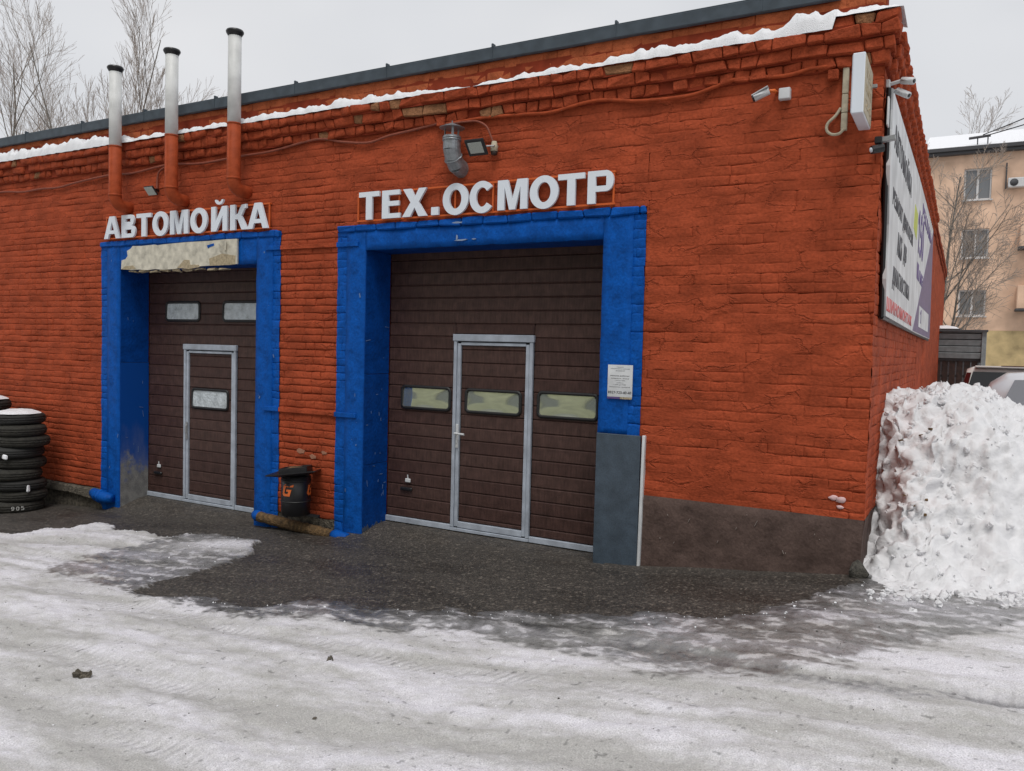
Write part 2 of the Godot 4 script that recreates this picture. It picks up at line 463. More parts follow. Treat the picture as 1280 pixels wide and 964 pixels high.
func build_ground():
	GW = int(round((FX1 - FX0) / 0.05)) + 1
	GH = int(round((FZ1 - FZ0) / 0.05)) + 1
	sd_asphalt = signed_field(poly_of(ASPHALT), true)
	sd_slush = signed_field(poly_of(SLUSH), true)
	sd_rut1 = signed_field(poly_of(RUT1), false)
	sd_rut = sd_rut1.duplicate()
	for r in [RUT2, RUT3, RUT4, RUT5, RUT6]:
		var f := signed_field(poly_of(r), false)
		for k in f.size(): sd_rut[k] = minf(sd_rut[k], f[k])
	# the mesh
	var nx := 620
	var nzz := 270
	var v := PackedVector3Array()
	var uv := PackedVector2Array()
	var idx := PackedInt32Array()
	for j in nzz + 1:
		var z := lerpf(FZ0, FZ1, float(j) / nzz)
		for i in nx + 1:
			var x := lerpf(FX0, FX1, float(i) / nx)
			v.append(Vector3(x, ground_y(x, z), z))
			uv.append(Vector2(float(i) / nx, float(j) / nzz))
	for j in nzz:
		for i in nx:
			var o := j * (nx + 1) + i
			idx.append_array([o, o + 1, o + nx + 2, o, o + nx + 2, o + nx + 1])
	var arr := []
	arr.resize(Mesh.ARRAY_MAX)
	arr[Mesh.ARRAY_VERTEX] = v; arr[Mesh.ARRAY_TEX_UV] = uv; arr[Mesh.ARRAY_INDEX] = idx
	var st := SurfaceTool.new()
	st.create_from_arrays(arr)
	st.generate_normals()
	# what the surface is made of: dirt, ice, wet asphalt
	var W := 2048
	var H := 860
	var ca := PackedByteArray(); ca.resize(W * H * 3)
	var ra := PackedByteArray(); ra.resize(W * H)
	var ha := PackedByteArray(); ha.resize(W * H)
	var r0 := RandomNumberGenerator.new()
	r0.seed = 77
	var grit := FastNoiseLite.new()
	grit.seed = 6; grit.frequency = 62.0; grit.noise_type = FastNoiseLite.TYPE_VALUE; grit.fractal_type = FastNoiseLite.FRACTAL_NONE
	for j in H:
		var z := lerpf(FZ0, FZ1, (j + 0.5) / H)
		for i in W:
			var x := lerpf(FX0, FX1, (i + 0.5) / W)
			var s := snow_depth(x, z)
			var g1 := nf.get_noise_2d(x * 0.75 + 11, z * 1.9)
			var g2 := nf.get_noise_2d(x * 3.4, z * 6.5 + 40)
			var fine := nz.get_noise_2d(x * 44, z * 52)
			var speck := nz.get_noise_2d(x * 95 + 7, z * 95)
			var g3 := nf.get_noise_2d(x * 11 + 70, z * 13)
			var rr := r0.randf()
			var da := sample(sd_asphalt, x, z)
			var g4 := nf.get_noise_2d(x * 0.5 + 5, z * 4.2 + 0.35 * x)
			# bare, wet asphalt with grit; paler concrete near the thresholds
			var apron := smoothstep(0.28, -0.1, z + 0.22 * g2 + 0.12 * g1) * 0.75
			var a := 0.050 + 0.018 * g2 + 0.016 * g1 + 0.018 * g3 + 0.012 * fine + (0.07 if speck > 0.52 and g3 > -0.1 else 0.0)
			a = lerpf(a, 0.085 + 0.04 * g2, clampf(apron, 0, 1))
			a = maxf(a, 0.016) * lerpf(0.5, 1.7, rr * rr)
			if grit.get_noise_2d(x, z) > 0.62: a = lerpf(a, 0.24, 0.6)
			var c := Vector3(a * 1.16, a, a * 0.84)
			var rough := 0.66 + 0.2 * fine - 0.14 * smoothstep(0.0, 0.35, -g1)
			var h := 0.35 + 0.22 * fine + 0.2 * g3 + (0.3 if speck > 0.42 else 0.0)
			if s > 0:
				var sl := sample(sd_slush, x, z) + 0.16 * g1 + 0.14 * g2 + 0.10 * g3
				var clean := smoothstep(-0.05, 0.14, sl)
				var r := sample(sd_rut, x, z) + 0.06 * g2
				var tread := exp(-r * r / 0.022)
				var dirt := clampf(0.42 - 0.75 * g1 - 0.35 * g2 - 0.6 * g4 - 0.25 * g3 + 0.55 * tread * (0.6 + g2), 0, 1)
				# the snow pushed off to the left of the car wash gate stays whiter
				var w: float = 0.0
				var e1 := Vector2(x + 6.15, z - 0.95)
				w = maxf(w, exp(-(e1.x * e1.x / 0.4 + pow(e1.y + e1.x * 0.3, 2) / 0.05)))
				var e2 := Vector2(x + 8.55, z - 1.25)
				w = maxf(w, exp(-(pow(e2.x + e2.y * 0.4, 2) / 0.06 + e2.y * e2.y / 0.5)))
				var snow := lerpf(0.90, 0.57, dirt) + 0.03 * fine
				snow = lerpf(snow, 0.88, w)
				var ice := 0.37 + 0.14 * g2 + 0.12 * g1 + 0.10 * g3 + 0.12 * g4
				ice += 0.26 * smoothstep(0.12, 0.4, g2 + 0.5 * g3)
				ice *= lerpf(lerpf(0.42, 0.72, smoothstep(-4.9, -5.7, x)), 1.0, smoothstep(-0.02, 0.42, da + 0.22 * g2 + 0.12 * g3))
				ice = clampf(ice, 0.05, 0.7)
				snow = lerpf(ice, snow, maxf(clean, w))
				var r1 := sample(sd_rut1, x, z) + 0.05 * g2
				snow *= 1.0 - 0.6 * exp(-r1 * r1 / 0.005) * clampf(0.55 + g3 + g1, 0, 1)
				snow *= lerpf(0.90, 1.08, rr)
				snow *= 1.0 - 0.16 * tread * maxf(0.0, sin((x + 0.25 * z) * TAU / 0.06 + 3.0 * absf(r) / 0.1)) * clampf(0.6 + 2 * g1, 0, 1)
				if grit.get_noise_2d(x * 0.6 + 40, z * 0.6) > 0.80 and g2 < 0.05: snow *= 0.6
				var sc := Vector3(snow, snow * 0.985, snow * lerpf(0.955, 1.045, maxf(w, 1 - dirt)))
				c = c.lerp(sc, s)
				var srough := lerpf(0.36 + 0.2 * fine, 0.72, clean)
				rough = lerpf(rough, srough, s)
				var hs := 0.45 + 0.16 * fine + 0.30 * g2 + 0.22 * g3
				# tread marks pressed in along the wheel tracks
				hs += tread * 0.28 * sin((x * 1.0 + z * 0.25) * TAU / 0.055) * (1.0 if absf(r) < 0.09 else 0.3) * clampf(0.5 + 2 * g1, 0, 1)
				h = lerpf(h, hs, s)
			var o := j * W + i
			ca[o * 3] = int(clampf(pow(maxf(c.x, 0.0), 1 / 2.2), 0, 1) * 255)
			ca[o * 3 + 1] = int(clampf(pow(maxf(c.y, 0.0), 1 / 2.2), 0, 1) * 255)
			ca[o * 3 + 2] = int(clampf(pow(maxf(c.z, 0.0), 1 / 2.2), 0, 1) * 255)
			ra[o] = int(clampf(rough, 0.12, 1) * 255)
			ha[o] = int(clampf(h, 0, 1) * 255)
	var m := StandardMaterial3D.new()
	m.albedo_texture = ImageTexture.create_from_image(Image.create_from_data(W, H, false, Image.FORMAT_RGB8, ca))
	m.roughness_texture = ImageTexture.create_from_image(Image.create_from_data(W, H, false, Image.FORMAT_L8, ra))
	m.roughness = 1.0
	m.heightmap_enabled = true
	m.heightmap_texture = ImageTexture.create_from_image(Image.create_from_data(W, H, false, Image.FORMAT_L8, ha))
	m.heightmap_scale = 0.75
	m.detail_enabled = true
	m.detail_blend_mode = BaseMaterial3D.BLEND_MODE_MUL
	m.detail_albedo = noise_tex(61, 0.13, 0.62, 1.0, 4, 1024, 0.3)
	m.detail_uv_layer = BaseMaterial3D.DETAIL_UV_2
	m.uv2_triplanar = true; m.uv2_world_triplanar = true; m.uv2_scale = Vector3.ONE / 1.3
	var o := put("snowy_ground", st.commit(), m)
	tag(o, "trampled grey snow, ice and wet asphalt of the yard before the gates", "", "", "structure")
	# crumbs of ice and grit along the melting edge
	var crumb := mk()
	box(crumb, Vector3.ZERO, Vector3(1, 0.6, 0.8), 0.2, Basis(), 0.25)
	crumb.generate_normals()
	var cm := crumb.commit()
	var rc := RandomNumberGenerator.new()
	rc.seed = 19
	for kind in 2:
		var xs := []
		for q in 26000:
			var x := rc.randf_range(-11.5, 0.9)
			var z := rc.randf_range(-0.2, 4.4)
			var d := sample(sd_asphalt, x, z)
			var near := exp(-d * d / 0.05) * (0.5 + 0.9 * nf.get_noise_2d(x * 2, z * 2)) + 0.03
			if kind == 1: near = 0.03 if d > 0.1 else 0.08
			if d < 0.0 or rc.randf() > near * 0.35: continue
			var size := lerpf(0.006, 0.020 if kind == 0 else 0.013, pow(rc.randf(), 4.0))
			xs.append(Transform3D(Basis(Vector3(rc.randf_range(-0.5, 0.5), 1, rc.randf_range(-0.5, 0.5)).normalized(), rc.randf() * TAU).scaled(Vector3.ONE * size), Vector3(x, ground_y(x, z) + size * 0.15, z)))
		var mm := MultiMesh.new()
		mm.transform_format = MultiMesh.TRANSFORM_3D
		mm.mesh = cm
		mm.instance_count = xs.size()
		for q in xs.size(): mm.set_instance_transform(q, xs[q])
		var mi := MultiMeshInstance3D.new()
		mi.name = numbered(o, ["ice_crumbs", "grit"][kind])
		mi.multimesh = mm
		mi.material_override = [M.snow, M.stone][kind]
		o.add_child(mi)
		mi.set_meta("kind", "stuff")
	# the rest of the ground, out to the horizon, with a hole where the yard lies
	var xs := [-400, -200, -100, -60, -40, -30, -24, -18, FX0, -11, -8, -5.3, -2.3, -0.67, FX1, 3, 6, 12, 24, 50, 100, 200, 400]
	var zs := [-400, -200, -100, -60, -40, -32, -24, -16, -12, -8, -4, -2, FZ0, 0.5, 2, 4, FZ1, 8, 12, 20, 32, 60, 120, 200, 400]
	var st2 := mk(true)
	for i in xs.size() - 1:
		for j in zs.size() - 1:
			if xs[i] >= FX0 and xs[i + 1] <= FX1 and zs[j] >= FZ0 and zs[j + 1] <= FZ1: continue
			var p := []
			for w in [[0, 0], [1, 0], [1, 1], [0, 1]]:
				var x: float = xs[i + w[0]]
				var z: float = zs[j + w[1]]
				p.append(Vector3(x, ground_base(x, z), z))
			for k in [0, 1, 2, 0, 2, 3]: st2.add_vertex(p[k])
	var far_m := tri(mat(Color(0.62, 0.61, 0.6), 0.8), M.tone, 9.0, M.plaster, 4.0, M.fine, 2.0)
	tag(part("far_ground", st2, far_m), "wide snow covered ground around the yard", "", "", "structure")

# ---------------------------------------------------------------- brickwork
var cuts := {}
func course_cuts(key: String, k: int, u0: float, u1: float, L: float) -> Array:
	var id := "%s%d" % [key, k]
	if not cuts.has(id):
		var r := RandomNumberGenerator.new()
		r.seed = hash(id)
		var u := u0 - L * (0.5 if k % 2 else 0.0) - r.randf() * 0.04
		var out := [u]
		while u < u1:
			u += (L if r.randf() < 0.52 else L * 0.5) + r.randf_range(-0.006, 0.006)
			out.append(u)
		cuts[id] = out
	return cuts[id]

func wall_relief(u: float, v: float) -> float:
	return 0.012 * nf.get_noise_2d(u * 1.1, v * 1.6) + 0.007 * nf.get_noise_2d(u * 3.2 + 9, v * 6)

func bricks_in(list: Array, key: String, rect: Rect2, U: Vector2, v0: float, h: float, L: float, O: Vector3, ud: Vector3, nd: Vector3, joint: Callable, edge_flat := 0):
	# cuts the rectangle (u, v) of a wall into brick faces; each entry of list: [distance to the eye, SurfaceTool]
	var k0 := int(floor((rect.position.y - v0) / h))
	var k1 := int(ceil((rect.end.y - v0) / h))
	for k in range(k0, k1):
		var va := maxf(v0 + k * h, rect.position.y)
		var vb := minf(v0 + (k + 1) * h, rect.end.y)
		if vb - va < 0.008: continue
		var jb: bool = v0 + k * h >= rect.position.y
		var jt: bool = v0 + (k + 1) * h <= rect.end.y
		var cc := course_cuts(key, k, U.x, U.y, L)
		for n in cc.size() - 1:
			var ua := maxf(cc[n], rect.position.x)
			var ub := minf(cc[n + 1], rect.end.x)
			if ub - ua < 0.008: continue
			var jl: bool = cc[n] >= rect.position.x
			var jr: bool = cc[n + 1] <= rect.end.x
			var hs := hash([key, k, n])
			var proud := (float(hs % 1000) / 1000 - 0.5) * 0.007
			var tilt := (float((hs / 1000) % 1000) / 1000 - 0.5) * 0.02
			var jw := 0.0052 + 0.0025 * (float((hs / 77) % 100) / 100)
			var fu := minf(1.0, (ub - ua) / (5.2 * jw))
			var fv := minf(1.0, (vb - va) / (5.2 * jw))
			var gu := [ua, ua + jw * fu, ua + 2.5 * jw * fu, (ua + ub) / 2, ub - 2.5 * jw * fu, ub - jw * fu, ub]
			var gv := [va, va + jw * fv, va + 2.5 * jw * fv, vb - 2.5 * jw * fv, vb - jw * fv, vb]
			var st := mk(true)
			var P := []
			for i in 7:
				var row := []
				for j in 6:
					var u: float = gu[i]
					var v: float = gv[j]
					var wu := 0.0
					var wv := 0.0
					var b := float(j) / 5
					wv = (0.006 * nz.get_noise_2d(u * 4.0, (k + 0) * 13.7) * float(jb)) * (1 - b) + (0.006 * nz.get_noise_2d(u * 4.0, (k + 1) * 13.7) * float(jt)) * b
					wv += 0.0045 * nz.get_noise_2d(u * 22, (k + (0 if j < 3 else 1)) * 31.1) * (float(jb) if j < 2 else (float(jt) if j > 3 else 0.0))
					if (i < 2 and jl) or (i > 4 and jr):
						wu = 0.007 * nz.get_noise_2d(v * 18, (n + (0 if i < 2 else 1)) * 9.3 + k * 3.1)
					var d := wall_relief(u, v)
					var J: float = joint.call(u, v)
					var deep := 0.0
					var kk := k if j < 3 else k + 1
					var crack := smoothstep(0.30, 0.7, nz.get_noise_2d(u * 1.5 + kk * 3.3, kk * 5.1))
					if ((j < 2 and jb) or (j > 3 and jt)): deep = 0.013 * (J + 0.75 * crack)
					if ((i < 2 and jl) or (i > 4 and jr)): deep = maxf(deep, 0.012 * (J * (0.35 + 0.65 * J) + 0.6 * smoothstep(0.3, 0.7, nz.get_noise_2d((n + (0 if i < 2 else 1)) * 7.7, k * 3.7))))
					var on_edge: bool = (j == 0 and jb) or (j == 5 and jt) or (i == 0 and jl) or (i == 6 and jr)
					if on_edge: d -= deep
					else: d += (proud + tilt * (float(i) / 6 - 0.5)) * minf(J, 1.0) - 0.22 * deep + 0.002 * nz.get_noise_2d(u * 30, v * 40)
					row.append(O + ud * (u + wu) + Vector3.UP * (v + wv) + nd * d)
				P.append(row)
			var flip: bool = ud.cross(Vector3.UP).dot(nd) < 0
			for i in 6:
				for j in 5:
					var q := [P[i][j], P[i][j + 1], P[i + 1][j + 1], P[i + 1][j]]
					for t in ([0, 2, 1, 0, 3, 2] if flip else [0, 1, 2, 0, 2, 3]): st.add_vertex(q[t])
			list.append([P[2][2].distance_to(EYE), st])

func lay(list: Array, count: int, parent: Node, m: Material, rest_name := "brick"):
	# the nearest ones become parts, the others one mesh
	list.sort_custom(func(a, b): return a[0] < b[0])
	for k in mini(count, list.size()):
		part("brick", list[k][1], m, parent)
	if list.size() > count:
		var all := mk(true)
		for k in range(count, list.size()):
			all.append_from(list[k][1].commit(), 0, Transform3D())
		part(rest_name, all, m, parent).set_meta("kind", "stuff")

# ---------------------------------------------------------------- _ready
func _ready():
	rng.seed = 7
	nz.seed = 4; nz.frequency = 1.0; nz.noise_type = FastNoiseLite.TYPE_SIMPLEX_SMOOTH; nz.fractal_type = FastNoiseLite.FRACTAL_NONE
	nf.seed = 9; nf.frequency = 1.0; nf.noise_type = FastNoiseLite.TYPE_SIMPLEX_SMOOTH; nf.fractal_type = FastNoiseLite.FRACTAL_FBM; nf.fractal_octaves = 4
	var f1 := SystemFont.new(); f1.font_names = PackedStringArray(["Droid Sans"]); f1.font_weight = 700
	var f2 := SystemFont.new(); f2.font_names = PackedStringArray(["Droid Sans"])
	font_bold = f1; font_plain = f2
	# camera
	var cam := Camera3D.new()
	cam.name = "camera"
	add_child(cam)
	cam.transform = Transform3D(Basis(Vector3(0.87238652, 0.02522865, -0.48816521), Vector3(-0.0443423, 0.99863416, -0.02763292), Vector3(0.48680132, 0.04575295, 0.87231367)), EYE)
	cam.fov = 51.03
	cam.near = 0.05
	cam.far = 1500
	cam.current = true
	# overcast sky
	var env := Environment.new()
	env.background_mode = Environment.BG_SKY
	var sky := Sky.new()
	var pm := PanoramaSkyMaterial.new()
	pm.panorama = sky_picture()
	sky.sky_material = pm
	env.sky = sky
	env.background_energy_multiplier = 1.0
	env.tonemap_mode = Environment.TONE_MAPPER_LINEAR
	env.tonemap_exposure = 1.16
	env.sdfgi_enabled = true; env.ssao_enabled = true; env.ssil_enabled = true
	var we := WorldEnvironment.new()
	we.name = "world_environment"
	we.environment = env
	add_child(we)
	var sun := DirectionalLight3D.new()
	sun.name = "sun"
	sun.light_energy = 0.5
	sun.light_color = Color(1.0, 0.985, 0.965)
	sun.light_angular_distance = 25
	sun.shadow_enabled = true
	add_child(sun)
	sun.look_at_from_position(Vector3.ZERO, Vector3(-0.25, -1.0, -0.5), Vector3.UP)
	materials()
	build_ground()
	build_garage()
	build_side_banner()
	build_facade_fittings()
	build_signs()
	build_litter_bin()
	build_tyres()
	build_snow()
	build_background()
	build_cars()
	build_trees()

func sky_picture() -> ImageTexture:
	var w := 512
	var h := 256
	var im := Image.create(w, h, false, Image.FORMAT_RGBF)
	var n := FastNoiseLite.new()
	n.seed = 2; n.frequency = 1.0; n.fractal_octaves = 4
	for j in h:
		var el := PI / 2 - PI * (j + 0.5) / h
		for i in w:
			var az := TAU * (i + 0.5) / w
			var d := Vector3(cos(el) * cos(az), sin(el), cos(el) * sin(az))
			var c := n.get_noise_3d(d.x * 1.6, d.y * 3.2, d.z * 1.6)
			var c2 := n.get_noise_3d(d.x * 5 + 9, d.y * 12, d.z * 5)
			var b := 0.655 + 0.08 * c + 0.015 * c2 - 0.05 * clampf(d.y, 0, 1)
			var t := clampf(0.5 + c, 0, 1)
			im.set_pixel(i, j, Color(b * lerpf(0.945, 0.975, t), b * lerpf(0.975, 0.985, t), b * lerpf(1.03, 1.015, t)))
	return ImageTexture.create_from_image(im)

# ---------------------------------------------------------------- the garage
func gasket(st: SurfaceTool, x0: float, x1: float, y0: float, y1: float, z: float):
	# a rounded rubber rim round a door window
	var o := rrect((x0 + x1) / 2, (y0 + y1) / 2, x1 - x0, y1 - y0, 0.055, 5)
	var m := rrect((x0 + x1) / 2, (y0 + y1) / 2, x1 - x0 - 0.03, y1 - y0 - 0.03, 0.042, 5)
	var i := rrect((x0 + x1) / 2, (y0 + y1) / 2, x1 - x0 - 0.06, y1 - y0 - 0.06, 0.03, 5)
	var n := o.size()
	for k in n:
		var l := (k + 1) % n
		var rows := [[o, z], [o, z + 0.010], [m, z + 0.02], [i, z + 0.012], [i, z]]
		for r in 4:
			var a: PackedVector2Array = rows[r][0]
			var b: PackedVector2Array = rows[r + 1][0]
			var q := [Vector3(a[k].x, a[k].y, rows[r][1]), Vector3(a[l].x, a[l].y, rows[r][1]), Vector3(b[l].x, b[l].y, rows[r + 1][1]), Vector3(b[k].x, b[k].y, rows[r + 1][1])]
			face(st, q, Vector3((m[k].x + m[l].x) / 2, (m[k].y + m[l].y) / 2, z + 0.002))

func pane(st: SurfaceTool, x0: float, x1: float, y0: float, y1: float, z: float, bulge: float, lean: float):
	sheet(st, 12, 8, func(i, j):
		var a = i / 6.0 - 1
		var b = j / 4.0 - 1
		return Vector3(lerpf(x0, x1, i / 12.0), lerpf(y0, y1, j / 8.0), z + bulge * (1 - a * a) * (1 - b * b) - lean * b))

func door_window(parent: Node, x0: float, x1: float, y0: float, y1: float, z: float, m: Material, bulge := 0.003, lean := 0.0045):
	var g := mk(true)
	gasket(g, x0, x1, y0, y1, z)
	part("window_gasket", g, M.rubber, parent)
	var p := mk(true)
	pane(p, x0 + 0.025, x1 - 0.025, y0 + 0.025, y1 - 0.025, z + 0.0065, bulge, lean)
	part("window_pane", p, m, parent)

func gate(root: Node, ox: float, y0: float, x0: float, x1: float, top: float, wx0: float, wx1: float, wtop: float, label: String, wlabel: String, upper: Array, leaf_win: Array, glass: Material):
	var zd := -0.4
	var st := mk()
	box(st, Vector3((x0 + wx0) / 2, y0 + 0.028, zd + 0.006), Vector3(wx0 - x0 - 0.004, 0.056, 0.03), 0.004)
	box(st, Vector3((x1 + wx1) / 2, y0 + 0.028, zd + 0.006), Vector3(x1 - wx1 - 0.004, 0.056, 0.03), 0.004)
	box(st, Vector3((wx0 + wx1) / 2, y0 + 0.016, zd + 0.008), Vector3(wx1 - wx0 - 0.002, 0.032, 0.034), 0.004)
	var door := part("sectional_door", st, M.alu, root)
	door.set_meta("label", label)
	var wk := mk()
	box(wk, Vector3((wx0 + wx1) / 2, (y0 + wtop) / 2, zd - 0.03), Vector3(wx1 - wx0 - 0.02, wtop - y0 - 0.02, 0.02))
	var wicket := part("wicket_door", wk, M.rubber, root)
	wicket.set_meta("label", wlabel)
	var back := mk()
	box(back, Vector3((x0 + x1) / 2, (y0 + top) / 2, zd - 0.07), Vector3(x1 - x0 + 0.1, top - y0 + 0.1, 0.04))
	part("door_core", back, M.rubber, door)
	var pitch := 0.1295
	var k := 0
	var y := y0 + 0.062 - 0.05
	while y < top:
		var ya := maxf(y, y0 + 0.058)
		var yb := minf(y + pitch, top + 0.02)
		y += pitch
		if yb - ya < 0.02: continue
		var spans := []
		if ya < wtop - 0.02:
			spans = [[x0, wx0, door], [wx0 + 0.08, wx1 - 0.08, wicket], [wx1, x1, door]]
			if yb > wtop + 0.02: spans.append([wx0, wx1, null])
		else: spans = [[x0, x1, door]]
		for s in spans:
			var a := ya
			var b := yb
			if s[2] == wicket:
				a = maxf(a, y0 + 0.10); b = minf(b, wtop - 0.1)
				if b - a < 0.02: continue
			if s[2] == null:
				a = wtop + 0.004
				s[2] = door
			var sl := mk()
			box(sl, Vector3((s[0] + s[1]) / 2, (a + b) / 2, zd - 0.015 + rng.randf_range(-0.001, 0.001)), Vector3(s[1] - s[0] - 0.003, b - a - 0.0008, 0.03), 0.010)
			part("slat", sl, M.slat if rng.randf() < 0.5 else M.slat2, s[2])
		k += 1
	# the strip of slat above the wicket, left and right, is closed by its head rail
	var fr := mk()
	box(fr, Vector3(wx0 + 0.018, (y0 + wtop) / 2, zd + 0.008), Vector3(0.036, wtop - y0 - 0.07, 0.034), 0.004)
	box(fr, Vector3(wx1 - 0.018, (y0 + wtop) / 2, zd + 0.008), Vector3(0.036, wtop - y0 - 0.07, 0.034), 0.004)
	box(fr, Vector3((wx0 + wx1) / 2, wtop - 0.03, zd + 0.012), Vector3(wx1 - wx0 + 0.02, 0.07, 0.04), 0.006)
	part("door_frame", fr, M.alu, wicket)
	var lf := mk()
	var lx0 := wx0 + 0.041
	var lx1 := wx1 - 0.041
	box(lf, Vector3(lx0 + 0.019, (y0 + wtop) / 2 - 0.02, zd + 0.002), Vector3(0.038, wtop - y0 - 0.13, 0.03), 0.004)
	box(lf, Vector3(lx1 - 0.019, (y0 + wtop) / 2 - 0.02, zd + 0.002), Vector3(0.038, wtop - y0 - 0.13, 0.03), 0.004)
	box(lf, Vector3((lx0 + lx1) / 2, wtop - 0.09, zd + 0.002), Vector3(lx1 - lx0 - 0.078, 0.03, 0.03), 0.004)
	box(lf, Vector3((lx0 + lx1) / 2, y0 + 0.068, zd + 0.002), Vector3(lx1 - lx0 - 0.078, 0.06, 0.03), 0.004)
	part("leaf_frame", lf, M.alu, wicket)
	for w in upper: door_window(door, w[0], w[1], w[2], w[3], zd, glass)
	for w in leaf_win: door_window(wicket, w[0], w[1], w[2], w[3], zd, glass)

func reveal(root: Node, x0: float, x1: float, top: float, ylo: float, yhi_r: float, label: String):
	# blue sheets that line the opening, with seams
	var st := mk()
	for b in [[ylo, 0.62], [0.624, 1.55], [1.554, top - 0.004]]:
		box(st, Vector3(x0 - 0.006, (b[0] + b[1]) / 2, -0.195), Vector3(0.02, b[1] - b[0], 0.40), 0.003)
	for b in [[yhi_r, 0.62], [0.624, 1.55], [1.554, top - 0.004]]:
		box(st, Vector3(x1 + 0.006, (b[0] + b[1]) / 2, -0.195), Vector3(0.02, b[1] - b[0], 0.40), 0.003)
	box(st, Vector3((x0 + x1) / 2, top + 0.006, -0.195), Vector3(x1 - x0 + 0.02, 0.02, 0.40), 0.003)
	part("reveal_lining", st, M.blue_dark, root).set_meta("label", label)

func plaster_panel(st: SurfaceTool, x0: float, x1: float, y0: float, y1: float, z: float, amp: float):
	# an uneven slab of painted plaster with sides
	var nu := maxi(2, int((x1 - x0) / 0.05))
	var nv := maxi(2, int((y1 - y0) / 0.05))
	sheet(st, nu + 2, nv + 2, func(i, j):
		var u := lerpf(x0, x1, clampf((i - 1.0) / nu, 0, 1))
		var v := lerpf(y0, y1, clampf((j - 1.0) / nv, 0, 1))
		var rim: bool = i == 0 or j == 0 or i == nu + 2 or j == nv + 2
		var w := 0.004 * nz.get_noise_2d(v * 6, u * 2)
		return Vector3(u + (w if i <= 1 or i > nu else 0.0), v + (0.004 * nz.get_noise_2d(u * 7, v) if j <= 1 or j > nv else 0.0), -0.03 if rim else z + amp * nf.get_noise_2d(u * 3, v * 3)))

